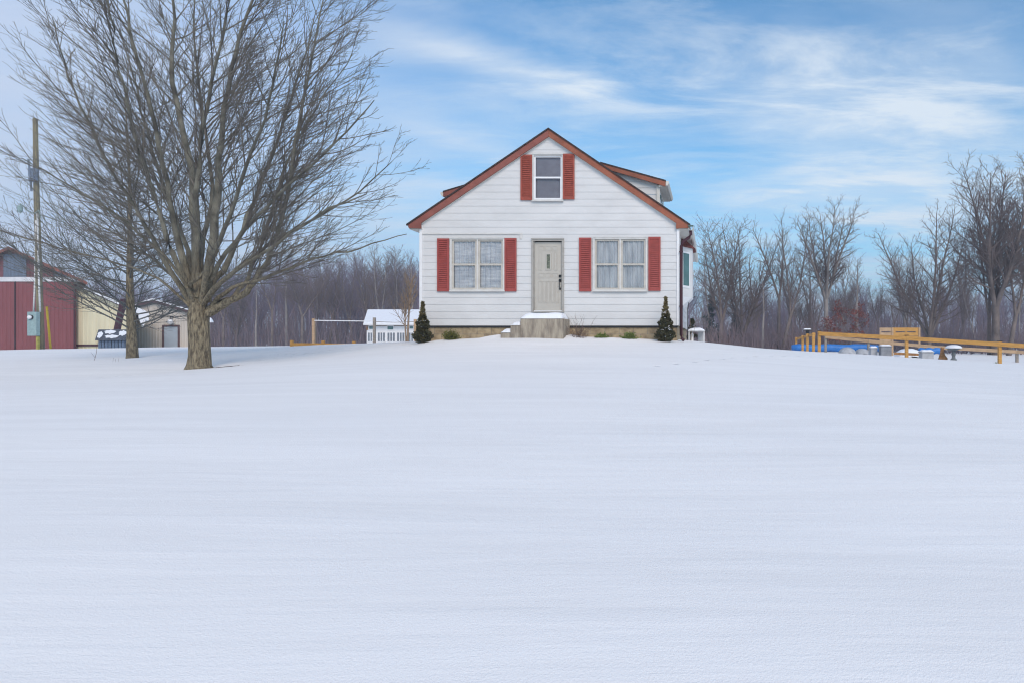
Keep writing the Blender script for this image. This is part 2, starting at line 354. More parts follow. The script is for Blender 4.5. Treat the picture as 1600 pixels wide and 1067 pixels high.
for xq in (XL-.03, XR-.05): MB().box(xq, xq+.08, YF-.035, YF+.06, ZS, 5.0).build('corner_board', M['white'], house, bevel=.005)
mb = MB(); mb.box(XL, hx(816), YF-.03, YF-.012, hz(367), hz(365)); mb.box(hx(812.5), hx(816), YF-.028, YF-.012, hz(374), hz(367.2)); mb.build('drip_strip', M['casing_up'], house)
mb = MB(); mb.box(XL+.04, XR-.04, YF+.05, YB-.05, 1.0, ZS); mb.build('foundation', M['block'], house)
mb = MB(); mb.box(XL+.02, XR-.02, YF+.012, YF+.05, ZS-.055, ZS-.004); mb.build('painted_sill_shadow', M['dark'], house)  # near-black strip standing in for the shade under the siding's bottom edge
# inside lining so nothing shines through
mb = MB(); mb.prism([(XL+.03,YF+.16,ZS),(XR-.03,YF+.16,ZS),(XR-.03,YF+.16,5.0),(XC,YF+.16,ZAP-.5),(XL+.03,YF+.16,5.0)], (0,.04,0)); mb.build('inner_lining', M['dark'], house)
# roof
EX = 4.12
roof = MB()
for sg in (-1, 1):
    t = .07; e = EX + .02
    q = [(XC, YR+.05, ZAP), (XC+sg*e, YR+.05, ZAP-SL*e), (XC+sg*e, YR+.05, ZAP-SL*e-t), (XC, YR+.05, ZAP-t)]
    roof.prism(q, (0, YB+.3-YR, 0))
    roof.prism([(XC, YR-.03, ZAP+.012), (XC+sg*(e+.02), YR-.03, ZAP+.012-SL*(e+.02)), (XC+sg*(e+.02), YR-.03, ZAP-.035-SL*(e+.02)), (XC, YR-.03, ZAP-.035)], (0,.078,0))
roof = roof.build('roof', M['shingle'], house)
for sg, mm, nm in ((-1, 'rake_left', 'faded darker left rake board'), (1, 'rake', 'brighter orange brown right rake board')):
    r = MB(); e = EX-.005; th = .205; xi = 3.74
    P = [(XC, ZAP-.036), (XC+sg*e, ZAP-.036-SL*e), (XC+sg*(e-.01), ZAP-SL*e-.13), (XC+sg*xi, ZAP-SL*e-.15), (XC+sg*xi, ZAP-SL*xi-th-.036), (XC, ZAP-th-.036)]
    r.prism([(x, YR, z) for x, z in P], (0,.045,0))
    o = r.build('rake_board', M[mm], house, bevel=.004); o['label'] = nm
s = MB()
for sg in (-1, 1):
    s.prism([(XC, YR+.046, ZAP-.23), (XC+sg*3.78, YR+.046, ZAP-.23-SL*3.78), (XC+sg*3.78, YR+.046, ZAP-.25-SL*3.78), (XC, YR+.046, ZAP-.25)], (0,.06,0))
    s.box(*sorted((XC+sg*3.74, XC+sg*4.09)), YR+.046, YB+.2, ZAP-SL*EX-.16, ZAP-SL*EX-.14)
s.build('soffit', M['soffit'], house)
for xq in (XC+4.085, XC-4.11): MB().box(xq, xq+.025, YR+.046, YB+.2, ZAP-SL*EX-.16, ZAP-SL*EX-.075).build('eave_board', M['white'], house)
# gutter along the right eave, open U profile
gut = MB(); gx, gzt = XC+4.115, ZAP-SL*EX-.06
prof = [(0,0),(0,-.10),(.03,-.13),(.09,-.13),(.12,-.07),(.13,0),(.12,0),(.11,-.065),(.085,-.12),(.032,-.12),(.01,-.095),(.01,0)]
gut.prism([(gx+a, YR+.02, gzt+b) for a, b in prof], (0, YB-YR+.15, 0)); g1 = gut.build('gutter', M['soffit'], house)
MB().box(gx-.02, gx+.135, YR-.03, YR+.018, gzt-.03, gzt+.012).build('gutter_end_cap', M['greenmetal'], g1)
# downspout
dp = MB(); X1 = gx+.045
pts = [(X1, YR+.12, gzt-.13), (X1+.01, YR+.12, gzt-.24), (X1-.05, YR+.12, gzt-.33), (hx(1066)+.02, YF-.06, gzt-.47), (hx(1064.7)+.0, YF-.06, gzt-.60), (hx(1064.5), YF-.06, 3.2), (hx(1064.5), YF-.06, 1.78), (hx(1065.5), YF-.10, 1.68), (hx(1068.5), YF-.16, 1.63)]
dp.tube(pts, .046, 10); d = dp.build('downspout', M['maroon'], house, smooth=True)
for z in (4.2, 2.6): MB().box(hx(1064.5)-.055, hx(1064.5)+.055, YF-.115, YF-.006, z, z+.03).build('strap', M['maroon'], d)

def shutter(x0, x1, z0, z1, m):
    mb = MB(); y1, y0 = YF-.018, YF-.055; fw = .045
    mb.box(x0, x0+fw, y0, y1, z0, z1).box(x1-fw, x1, y0, y1, z0, z1)
    mb.box(x0+fw, x1-fw, y0+.001, y1, z0, z0+.07).box(x0+fw, x1-fw, y0+.001, y1, z1-.06, z1)
    n = int((z1-z0-.13)/.056); st = (z1-z0-.13)/n
    for i in range(n):
        z = z0+.07+i*st
        mb.prism([(x0+fw, y0+.006, z+.002), (x0+fw, y1-.008, z+st*.95), (x0+fw, y1-.003, z+st*.95), (x0+fw, y0+.012, z+.002)], (x1-x0-2*fw, 0, 0))
    mb.box(x0+fw, x1-fw, y1-.004, y1-.001, z0+.06, z1-.05)
    return mb.build('shutter', m, house)
for a, b, c, d_, mm in ((684,702.3,456,373.5,'shutter'),(789,807.5,456,373,'shutter'),(905.2,924.3,456,372.3,'shutter'),(1013.3,1032.3,455,371,'shutter'),
                        (814,832,313.7,243,'shutter_up'),(880,898,312.5,241.5,'shutter_up')):
    shutter(hx(a), hx(b), hz(c), hz(d_), M[mm])
def ring(mb, x0, x1, z0, z1, w, y0, y1, wb=None):
    wb = wb or w
    mb.box(x0, x0+w, y0, y1, z0, z1).box(x1-w, x1, y0, y1, z0, z1).box(x0+w, x1-w, y0+.001, y1, z1-w, z1).box(x0+w, x1-w, y0+.001, y1, z0, z0+wb)
def curtain(x0, x1, z0, z1, y, m, amp, freq, parent, seed):
    r = random.Random(seed); V = []; Fs = []; n, k = 60, 10; ph = r.uniform(0, 6)
    for j in range(k+1):
        for i in range(n+1):
            u = i/n; v = j/k
            V.append((x0+(x1-x0)*u, y + amp*math.sin(u*freq+ph+.5*v)*(.4+.6*math.sin(u*3.1+ph)**2) + amp*.5*math.sin(u*freq*2.3+v), z0+(z1-z0)*v))
    for j in range(k):
        for i in range(n): a = j*(n+1)+i; Fs.append((a, a+1, a+n+2, a+n+1))
    mb = MB().add(V, Fs); return mb.build('curtain', m, parent, smooth=True)
def window(W, double, cas, casw, sashm, curt, cm, seed):
    x0, x1, z0, z1 = W
    mb = MB(); ring(mb, x0-casw, x1+casw, z0-casw, z1+casw, casw+.012, YF-.045, YF-.012); mb.box(x0-casw-.01, x1+casw+.01, YF-.085, YF-.046, z0-casw-.012, z0-casw+.022)
    mb.box(x0-casw, x1+casw, YF-.062, YF-.046, z1+casw-.01, z1+casw+.012)
    w = mb.build('window', cas, house)
    units = [(x0+.012, (x0+x1)/2-.022), ((x0+x1)/2+.022, x1-.012)] if double else [(x0+.012, x1-.012)]
    if double: MB().box((x0+x1)/2-.022, (x0+x1)/2+.022, YF-.035, YF+.06, z0+.012, z1-.012).build('mullion', cas, w)
    for a, b in units:
        zm = (z0+z1)/2 + .01
        m1 = MB(); ring(m1, a, b, zm-.02, z1-.013, .05 if double else .045, YF-.005, YF+.025, .04); m1.build('upper_sash', sashm, w)
        m2 = MB(); ring(m2, a, b, z0+.013, zm+.018, .055 if double else .05, YF-.026, YF-.006, .05); m2.build('lower_sash', sashm, w)
        p = MB(); p.face([(a+.04,YF+.01,zm),(b-.04,YF+.01,zm),(b-.04,YF+.01,z1-.05),(a+.04,YF+.01,z1-.05)]); p.face([(a+.04,YF-.016,z0+.05),(b-.04,YF-.016,z0+.05),(b-.04,YF-.016,zm+.01),(a+.04,YF-.016,zm+.01)]); p.build('pane', M['glass'], w)
        if curt: curtain(a+.01, b-.01, z0+.02, z1-.02, YF+.055, cm, .022, 26, w, seed + int(a*100))
        else: MB().box(a+.01, b-.01, YF+.07, YF+.075, z0+.02, z1-.02).build('blind', cm, w)
window(W1, True, M['casing_up'], .04, M['sash'], True, M['lace'], 3)
window(W2, True, M['casing_up'], .04, M['sash'], True, M['sheer'], 5)
window(WU, False, M['casing_up'], .03, M['white'], False, M['blind'], 5)
# door
x0, x1, z0, z1 = DR
mb = MB(); ring(mb, x0-.02, x1+.02, z0-.0, z1+.02, .055, YF-.05, YF-.0, .03); mb.box(x0-.03, x1+.03, YF-.07, YF-.051, z1+.015, z1+.04)
mb.box(x0+.005, x0+.06, YF+.0, YF+.12, z0+.03, z1-.035).box(x1-.06, x1-.005, YF+.0, YF+.12, z0+.03, z1-.035)
dfm = mb.build('door_frame', M['doorframe'], house, bevel=.004)
dx0, dx1, dz0, dz1 = hx(835.3), hx(877.8), hz(485.5), hz(378.5)
mb = MB(); mb.box(dx0, dx1, YF+.04, YF+.09, dz0, dz1)
def panel(a, b, c, d):
    ring(mb, a, b, c, d, .014, YF+.030, YF+.0395); mb.box(a+.03, b-.03, YF+.034, YF+.0395, c+.03, d-.03)
W_ = dx1-dx0; H_ = dz1-dz0
for i in range(3):
    a = dx0+W_*(.13+.25*i); panel(a, a+W_*.22, dz0+H_*.87, dz0+H_*.94)
    panel(a, a+W_*.22, dz0+H_*.475, dz0+H_*.545)
for a in (.13, .70): panel(dx0+W_*a, dx0+W_*(a+.13), dz0+H_*.58, dz0+H_*.85)
for i in range(5): a = dx0+W_*(.12+.155*i); panel(a, a+W_*.135, dz0+H_*.11, dz0+H_*.43)
door = mb.build('door', M['door'], house)
a, b, c, d_ = hx(852), hx(861), hz(422), hz(396)
mb = MB(); ring(mb, a, b, c, d_, .035, YF+.018, YF+.039); mb.build('light_frame', M['door'], door)
MB().box(a+.03, b-.03, YF+.031, YF+.037, c+.03, d_-.03).build('leaded_pane', M['amberglass'], door)
mb = MB(); mb.box(hx(873), hx(876.6), YF+.005, YF+.038, hz(433.5), hz(429.8)); mb.build('deadbolt', M['black'], door, bevel=.004)
mb = MB(); mb.box(hx(873), hx(876.6), YF+.012, YF+.038, hz(440.5), hz(436.2)); mb.tube([(hx(874.8),YF+.02,hz(438)),(hx(874.8),YF-.035,hz(439.5)),(hx(875),YF-.04,hz(446)),(hx(874.8),YF-.02,hz(451)),(hx(874.8),YF+.02,hz(452))], .011, 8)
mb.box(hx(873.6), hx(876), YF+.02, YF+.038, hz(453), hz(450)); mb.build('handle', M['black'], door)
MB().box(dx0-.02, dx1+.02, YF-.02, YF+.085, dz0-.035, dz0-.004).build('threshold', M['white'], dfm)
# dormers
def dormer(sg, o0, z0_, o1, z1_, yf, yb, name):
    X0, X1 = XC+sg*o0, XC+sg*o1; wx = XC+sg*(o1-.22); zt = z1_-.12
    mb = MB()
    zr = lambda x: ZAP-SL*abs(x-XC)
    sl = (z0_-z1_)/(o1-o0)
    zroof = lambda x: z0_-sl*(abs(x-XC)-o0)-.11
    # cheek wall boards between the main roof and the dormer roof
    step = .2; z = zr(wx)
    us = np.linspace(abs(X0-XC)+.1, abs(wx-XC), 30)
    zb = zr(wx)-.02
    k = 0
    while True:
        a, b = zb+k*step, zb+(k+1)*step; k += 1
        pts = [(u, max(a, zr(XC+u)-.05), min(b, zroof(XC+u))) for u in us]
        pts = [p for p in pts if p[2]-p[1] > .004]
        if not pts: break
        for p, q in zip(pts, pts[1:]):
            f = lambda z_: (yf+.18) - .014*(1-(z_-a)/step)
            mb.face([(XC+sg*p[0], f(p[1]), p[1]), (XC+sg*q[0], f(q[1]), q[1]), (XC+sg*q[0], f(q[2]), q[2]), (XC+sg*p[0], f(p[2]), p[2])])
    w0, w1 = sorted((wx, wx-sg*.08)); mb.box(w0, w1, yf+.17, yb, zr(wx)-.1, zt)
    dm = mb.build(name, M['siding'], house)
    MB().box(*sorted((wx-sg*.07, wx+sg*.03)), yf+.13, yf+.21, zr(wx)-.05, zt).build('corner_board', M['soffit'], dm)
    r = MB(); r.prism([(X0, yf, z0_), (X1, yf, z1_), (X1, yf, z1_-.045), (X0, yf, z0_-.045)], (0, yb-yf, 0)); r.build('dormer_roof', M['shingle'], dm)
    r = MB(); r.prism([(X0, yf+.01, z0_-.046), (X1-sg*.01, yf+.01, z1_-.046), (X1-sg*.01, yf+.01, z1_-.19), (X0+sg*.12, yf+.01, z0_-.20)], (0,.04,0)); r.build('fascia', M['rake'] if sg > 0 else M['rake_left'], dm)
    r = MB(); r.prism([(X1-sg*.005, yf+.055, z1_-.05), (wx, yf+.055, z1_-.05+sl*.2), (wx, yf+.055, z1_-.19), (X1-sg*.005, yf+.055, z1_-.19)], (0, yb-yf-.1, 0)); r.build('eave_box', M['soffit'], dm)
    r = MB(); r.prism([(X1, yf+.03, z1_-.03), (X1, yf+.03, z1_-.16), (X1+sg*.05, yf+.03, z1_-.16), (X1+sg*.09, yf+.03, z1_-.09), (X1+sg*.09, yf+.03, z1_-.03)], (0, yb-yf, 0)); r.build('dormer_gutter', M['soffit'], dm)
    MB().box(*sorted((wx+sg*.001, wx+sg*.03)), yf+.6, yf+1.5, zr(wx)+.35, zt-.2).build('dormer_window', M['tealglass'], dm)
dormer(1, 1.42, 7.0, 3.40, 6.45, 19.3, 21.5, 'dormer')
dormer(-1, 3.0, 6.72, 3.91, 6.45, 20.7, 22.9, 'dormer')
# bay window on the right wall
by0, by1, bo = 20.3, 22.3, .36
def bayp(z, g=0): return [(XR+.02, by0-g, z), (XR+bo+g, by0+.55, z), (XR+bo+g, by1-.55, z), (XR+.02, by1+g, z)]
mb = MB(); mb.prism(bayp(3.02), (0,0,1.6)); bay = mb.build('bay_window', M['siding'], house)
mb = MB(); lo, hi = bayp(4.60, .1), [(XR+.02, by0+.3, 4.95), (XR+.05, by0+.5, 4.95), (XR+.05, by1-.5, 4.95), (XR+.02, by1-.3, 4.95)]
mb.add(lo+hi, [(0,1,5,4),(1,2,6,5),(2,3,7,6),(3,2,1,0),(4,5,6,7)]); mb.build('bay_roof', M['red_shingle'], bay)
def on(t, z, o): # a point on the bay's angled front panel
    a, b = Vector((XR+.02, by0, z)), Vector((XR+bo, by0+.55, z)); n = Vector((.55, -(bo-.02), 0)).normalized(); return a.lerp(b, t) + n*o
def panelbox(t0, t1, z0, z1, o0, o1, name, m):
    mb = MB(); V = [on(t, z, o) for z in (z0, z1) for o in (o0, o1) for t in (t0, t1)]
    mb.add(V, [(0,2,3,1),(4,5,7,6),(0,1,5,4),(2,6,7,3),(0,4,6,2),(1,3,7,5)]); return mb.build(name, m, bay)
panelbox(.06, .70, 3.30, 4.45, .002, .02, 'bay_frame', M['white']); panelbox(.13, .63, 3.37, 4.40, .021, .028, 'bay_pane', M['tealglass'])
mb = MB(); lo = [(XR+.02, by0+.25, 2.7), (XR+.05, by0+.5, 2.7), (XR+.05, by1-.5, 2.7), (XR+.02, by1-.25, 2.7)]; hi = bayp(3.019)
mb.add(lo+hi, [(0,1,5,4),(1,2,6,5),(2,3,7,6),(3,2,1,0),(4,5,6,7)]); mb.build('bay_skirt', M['white'], bay)

# front stoop
YS0, YS1 = 17.98, 18.82
sx = lambda px: xa(px, YS0); sz = lambda py: za(py, YS0)
stoop = thing('concrete_steps', 'weathered concrete stoop with two side steps below the front door', 'steps', (sx(840), 18.4, 1.6))
mb = MB(); mb.prism([(sx(813), YS0, 1.2), (sx(880), YS0, 1.2), (sx(880), YS0, sz(498)), (sx(813), YS0, sz(498))], (0, YS1-YS0, 0))
mb.prism([(sx(797.5), YS0+.003, 1.2), (sx(812.9), YS0+.003, 1.2), (sx(812.9), YS0+.003, sz(508.5)), (sx(797.5), YS0+.003, sz(508.5))], (0, YS1-YS0-.01, 0))
mb.prism([(sx(782), YS0+.006, 1.2), (sx(797.4), YS0+.006, 1.2), (sx(797.4), YS0+.006, sz(520)), (sx(782), YS0+.006, sz(520))], (0, YS1-YS0-.02, 0))
mb.build('step_block', M['concrete'], stoop, bevel=.012)
def snowpad(x0, x1, y0, y1, z, h, parent, seed=0, name='snow_cap', taper=(.5,.5), loc=None, m=None, nseg=14):
    """a rounded pad of snow, its top domed and its edges ragged"""
    r = random.Random(seed); V = []; Fs = []; n = nseg; k = 8; ph = [r.uniform(0, 6) for _ in range(4)]
    for j in range(k+1):
        for i in range(n+1):
            u, v = i/n, j/k
            e = min(1, u/max(taper[0]*.5, .01))*min(1, (1-u)/max(taper[1]*.5, .01)); e = math.sin(e*PI/2)**.6
            f = min(1, min(v, 1-v)*6 + .0)**.5
            hh = h*e*f*(1+.12*math.sin(u*9+ph[0])*math.sin(v*7+ph[1]))
            V.append((x0+(x1-x0)*u, y0+(y1-y0)*v + (.01*math.sin(u*14+ph[2]) if j in (0, k) else 0), z+max(hh, .004)))
    for j in range(k):
        for i in range(n): a = j*(n+1)+i; Fs.append((a, a+1, a+n+2, a+n+1))
    mb = MB().add(V, Fs)
    bot = [(x, y, z) for x, y, _ in V]; i0 = len(mb.v); mb.add(bot, [tuple(reversed(f)) for f in Fs])
    for i in range(n): mb.f.append((i, i0+i, i0+i+1, i+1)); a = k*(n+1); mb.f.append((a+i+1, i0+a+i+1, i0+a+i, a+i)); mb.mi += [0, 0]
    for j in range(k): a = j*(n+1); mb.f.append((a+n+1, i0+a+n+1, i0+a, a)); b = a+n; mb.f.append((b, i0+b, i0+b+n+1, b+n+1)); mb.mi += [0, 0]
    return mb.build(name, m or M['snowcap'], parent, loc=loc, smooth=True)
snowpad(sx(812.5), sx(878), YS0-.015, YS1-.02, sz(498), .165, stoop, 1, taper=(.45,.12), nseg=24)
snowpad(sx(797.5), sx(812.6), YS0-.01, YS1-.05, sz(508.3), .13, stoop, 2, taper=(1.9,.05))
snowpad(sx(782), sx(797.2), YS0-.01, YS1-.05, sz(519.8), .135, stoop, 3, taper=(1.9,.05))

# ------------------------------------------------------------------ trees
UP = Vector((0,0,1))
class Acc:
    def __init__(s): s.v = []; s.f = []
    def tube(s, pts, rads, n):
        v = s.v; i0 = len(v); k = len(pts)
        for j in range(k):
            p = pts[j]; a0 = pts[j-1] if j else p; a1 = pts[j+1] if j < k-1 else p
            d = a1 - a0; dl = d.length or 1; d = d / dl
            if abs(d.z) < .95: ax = Vector((d.y, -d.x, 0)); ax.normalize()
            else: ax = Vector((1, 0, 0)); ax = (ax - d*ax.dot(d)); ax.normalize()
            b = d.cross(ax); r = rads[j]
            for q in range(n):
                t = 6.28318*q/n; c, sn = math.cos(t)*r, math.sin(t)*r
                v.append((p.x+ax.x*c+b.x*sn, p.y+ax.y*c+b.y*sn, p.z+ax.z*c+b.z*sn))
        f = s.f
        for j in range(k-1):
            o = i0+j*n
            for q in range(n): q1 = (q+1) % n; f.append((o+q, o+q1, o+n+q1, o+n+q))
def rvec(r): return Vector((r.gauss(0,1), r.gauss(0,1), r.gauss(0,1)))
def deviate(d, ang, r, az=None):
    a = d.cross(UP if abs(d.z) < .97 else Vector((1,0,0))).normalized(); b = d.cross(a)
    az = r.uniform(0, 2*PI) if az is None else az
    return (d*math.cos(ang) + (a*math.cos(az) + b*math.sin(az))*math.sin(ang)).normalized()
class P:   # growth parameters per level
    def __init__(s, **k): s.__dict__.update(k)
def grow(accs, p, d, L, rad, lvl, q, r, env=None):
    n = q.seg[lvl]; pts = [p]; rads = [rad]; rt = q.tip[lvl]
    for i in range(n):
        d = (d + UP*(q.trop[lvl]/n) + rvec(r)*q.wob[lvl]).normalized(); p = p + d*(L/n); pts.append(p); rads.append(rad + (rt-rad)*((i+1)/n))
    accs[0 if lvl < q.split else 1].tube(pts, rads, q.sides[lvl])
    if lvl+1 < len(q.seg): kids(accs, pts, rads, L, lvl, q, r, env)
def kids(accs, pts, rads, L, lvl, q, r, env):
    l = lvl+1; K = max(1, int(L/q.space[l]*r.uniform(.85, 1.15))); t0 = q.t0[l]; n = len(pts)-1; az = r.uniform(0, 6)
    for k in range(K):
        t = t0 + (1-t0)*(k+r.random())/K; f = t*n; i = min(int(f), n-1); u = f-i
        p = pts[i].lerp(pts[i+1], u); rr = rads[i]+(rads[i+1]-rads[i])*u; d = (pts[i+1]-pts[i]).normalized(); az += 2.4+r.uniform(-.4, .4)
        cl = q.len[l]*L*(1-q.fall[l]*t)*r.uniform(.6, 1.25); cl = max(q.min[l], min(cl, q.max[l]))
        cd = deviate(d, q.ang[l]*r.uniform(.75, 1.25), r, az)
        if q.flat: cd = (cd + Vector((0,0,q.flat*(.3 if cd.z < 0 else 0)))).normalized()
        if env:
            h_ = Vector((p.x, p.y, 0)); hl = h_.length
            if hl > .3:
                h_ /= hl; k_ = cd.dot(h_)
                if k_ < -.1: cd = (cd - h_*(1.5*k_)).normalized()
                cd = (cd + h_*.22).normalized()
            for _ in range(4):
                if env(p + cd*cl): break
                cl *= .7
            if cl < q.min[l]*.6: continue
        cr = min(rr*.62, q.rad[l]*(cl/(q.max[l] or 1))**.7 + q.tip[l]); cr = max(cr, q.tip[l])
        grow(accs, p, cd, cl, cr, l, q, r, env)
def finish_tree(name, accs, loc, label, cat, group, mats, names=('trunk', 'crown'), smooth=True):
    t = thing(name, label, cat, loc, group)
    for a, nm, m in zip(accs, names, mats):
        me = mesh_np(nm, a.v, a.f, [m], smooth=smooth); o = bpy.data.objects.new(nm, me); col.objects.link(o); o.parent = t
    return t
# --- the big maple
def smoothline(pts, sub=4):
    out = []
    for i in range(len(pts)-1):
        p0, p1, p2, p3 = pts[max(i-1,0)], pts[i], pts[i+1], pts[min(i+2, len(pts)-1)]
        for k in range(sub):
            t = k/sub; out.append(.5*((2*p1)+(p2-p0)*t+(2*p0-5*p1+4*p2-p3)*t*t+(3*p1-p0-3*p2+p3)*t**3))
    out.append(pts[-1]); return out
BX, BY = xa(312, 17), 17.0; BZ = gz(BX, BY)-.05; Sc = .017
def L3(u, v, dep): return Vector(((u/1.779-312)*Sc, dep, (574-v/1.779)*Sc+.05))
leaders = [ # (zoom u, v), depth at the tip, base radius
 ([(545,850),(500,700),(470,560),(430,350),(370,120),(340,-10),(310,-130)], -.6, .105),
 ([(548,830),(542,640),(530,480),(480,230),(485,50),(470,-140)], 1.2, .165),
 ([(552,830),(545,600),(560,400),(590,230),(640,0),(660,-160)], -1.4, .10),
 ([(572,840),(598,600),(615,400),(640,200),(700,0),(740,-120)], 1.0, .135),
 ([(578,872),(640,838),(700,800),(752,700),(800,550),(830,350),(870,150),(905,-40)], -.5, .125),
 ([(565,830),(640,715),(705,560),(770,400),(840,180),(880,30)], 2.6, .09),
 ([(580,860),(650,800),(760,765),(870,720),(1000,690),(1130,652)], -1.2, .06),
 ([(535,850),(455,725),(388,600),(310,470),(240,330),(180,180),(145,50)], 1.3, .07),
 ([(532,860),(440,775),(300,725),(160,690),(0,640)], -1.5, .034),
 ([(550,840),(492,735),(440,590),(392,430),(345,250),(310,80),(290,-80)], -2.4, .085),
 ([(560,850),(580,740),(640,600),(700,420),(760,240),(790,60)], -3.2, .09),
 ([(560,840),(590,760),(680,640),(800,520),(930,400),(1040,280)], -2.2, .08),
 ([(548,845),(520,700),(440,480),(380,260),(330,80)], 3.2, .09),
 ([(565,845),(640,760),(800,650),(960,560),(1090,450)], 2.2, .08),
 ([(555,840),(560,700),(590,520),(560,300),(540,100),(545,-100)], 3.4, .09),
 ([(545,845),(480,740),(350,620),(200,520),(60,440)], -3.0, .05),
 ([(560,850),(620,780),(740,700),(880,600),(1020,540)], -3.6, .075),
 ([(540,850),(480,770),(380,690),(260,620),(120,560)], 3.2, .05),
 ([(590,850),(640,830),(690,770),(740,640),(790,470),(880,300),(980,150)], 1.2, .08),
]
qb = P(seg=[1,5,4,2], trop=[0,.30,.30,.25], wob=[0,.06,.08,.10], tip=[.01,.0052,.0042,.0038], rad=[0,.017,.007,.0045], sides=[6,5,3,3], split=1,
       space=[0,.21,.19,.15], t0=[0,.26,.2,.15], len=[0,.36,.42,.48], fall=[0,.35,.45,.4], min=[0,.7,.25,.14], max=[0,3.3,1.3,.5], ang=[0,.68,.58,.55], flat=.2)
def env_big(p):
    x, y, z = p; zc = 6.4
    rz = 7.6 if z > zc else 5.2
    return (x-.0)**2/38 + y*y/36.0 + ((z-zc)/rz)**2 < 1
acc = [Acc(), Acc()]; r = random.Random(5)
tr = [Vector((0,0,-.25)), Vector((0,0,.0)), Vector((.0,0,.12)), Vector((.005,0,.35)), Vector((0,0,.7)), Vector((-.02,0,1.1)), Vector((-.02,0,1.45)), Vector((-.02,0,1.75))]
trr = [.37,.315,.27,.245,.232,.23,.235,.17]
i0 = len(acc[0].v); acc[0].tube(tr, trr, 28)
for i in range(i0, len(acc[0].v)):   # root flare and furrows
    x, y, z = acc[0].v[i]; a = math.atan2(y, x); w = max(0, .35-z)*.35
    k = 1 + (.05 + w)*math.sin(a*5+1) * .5 + .02*math.sin(a*11+z*3); acc[0].v[i] = (x*k, y*k, z)
Lset = []
for pts, dep, br in leaders:
    n = len(pts)-1; Lp = []
    for i, (u, v) in enumerate(pts):
        t = i/n; q = L3(u, v, dep*t**1.15 + (r.uniform(-.08,.08) if 0 < i < n else 0))
        k = (BY + q.y)/BY; q.x = (q.x + BX)*k - BX; q.z = (q.z + BZ - EYE)*k + EYE - BZ     # its depth keeps its bearing
        Lp.append(q)
    Lp = smoothline(Lp, 4); m = len(Lp)-1
    for i in range(1, m): Lp[i] += rvec(r)*.018
    rads = [br*(.22*(1-min(1,i/m*3))+.66)*(1-i/m)**.9 + .009 for i in range(m+1)]; nleadf = len(acc[0].f) if not Lset else None; Lset.append(len(acc[0].f))
    acc[0].tube(Lp, rads, 8)
    LL = sum((Lp[i+1]-Lp[i]).length for i in range(m)); kids(acc, Lp, rads, LL*.8, 0, qb, r, env_big)
# a stub spiralling at the fork
acc[0].tube([L3(*p) for p in [(548,800,-.2),(560,792,-.36),(590,775,-.4),(620,740,-.42),(640,700,-.4)]], [.05,.05,.04,.03,.02], 6)
bigtree = finish_tree('maple_tree', acc, (BX, BY, BZ), 'largest bare maple with a thick mossy trunk splitting low into many limbs', 'tree', None, (M['maple'], M['branch']), ('trunk', 'crown'))
print('big tree', len(acc[0].f), len(acc[1].f))
# --- the smaller tree left of it
SX, SY = xa(205, 25), 25.0; SZ = gz(SX, SY)-.05
acc = [Acc(), Acc()]; r = random.Random(21)
stem = smoothline([Vector(p) for p in [(0.05,0,-.1),(.02,0,1.0),(-.05,0,2.6),(-.1,.05,4.2),(-.05,0,6.0),(-.2,.1,8.0),(-.25,0,10.2)]], 3)
sr = [.215,.19,.18]+[.172-.158*(i/16)**.8 for i in range(1,17)]; sr = sr[:len(stem)]
acc[0].tube(stem, sr, 14)
qs = P(seg=[1,6,4,2], trop=[0,.42,.25,.2], wob=[0,.05,.07,.1], tip=[.01,.006,.0045,.0038], rad=[0,.027,.009,.005], sides=[6,5,3,3], split=1,
       space=[0,.105,.2,.16], t0=[0,.17,.15,.15], len=[0,.56,.38,.42], fall=[0,.72,.5,.4], min=[0,.8,.25,.15], max=[0,4.9,1.5,.55], ang=[0,1.22,.6,.6], flat=0)
kids(acc, stem, sr, 10.3, 0, qs, r, None)
finish_tree('young_maple_tree', acc, (SX, SY, SZ), 'slimmer bare tree with low sweeping branches left of the big maple', 'tree', None, (M['bark'], M['twig2']))
print('small tree', len(acc[1].f))

# --- background trees: normalised shapes about 10 m tall
def bgtree(seed, nlead, spreadang, h=10.0, thick=.20, fork=.25, dens=1.0, lean=0, wide=1.0, low=False):
    r = random.Random(seed); acc = [Acc(), Acc()]
    th = h*fork; p = Vector((0,0,-.3)); pts = [p, Vector((0,0,0)), Vector((lean*th*.5, 0, th*.5)), Vector((lean*th+.02, 0, th))]
    acc[0].tube(pts, [thick*1.3, thick*1.05, thick*.9, thick*.8], 8)
    q = P(seg=[8,5,4,2], trop=[.5,.35,.25,.15], wob=[.045,.09,.11,.13], tip=[.018,.010,.0072,.006], rad=[0,.042,.016,.008], sides=[6,4,3,3], split=1,
          space=[0,.26/dens,.20/dens,.17/dens], t0=[0,.12,.15,.2], len=[0,.36*wide,.42,.5], fall=[0,.55,.5,.4], min=[0,.5,.3,.2], max=[0,3.2*wide,1.4,.7], ang=[0,.85,.75,.7], flat=.2)
    for k in range(nlead):
        az = 2*PI*k/nlead + r.uniform(-.5,.5); a = spreadang*r.uniform(.5,1.15) if nlead > 1 else .03
        d = Vector((math.sin(a)*math.cos(az)+lean*.6, math.sin(a)*math.sin(az), math.cos(a))).normalized()
        L = (h-th)*r.uniform(.85, 1.05)/max(.75, math.cos(a*.6)); grow(acc, pts[-1]-Vector((0,0,.1)), d, L, thick*(.62 if nlead > 1 else .85), 0, q, r)
    if low:
        for k in range(5):
            az = r.uniform(0, 6); grow(acc, Vector((0,0,th*r.uniform(.5,1))), deviate(UP, 1.2, r, az), h*.38, thick*.35, 1, q, r)
    return acc
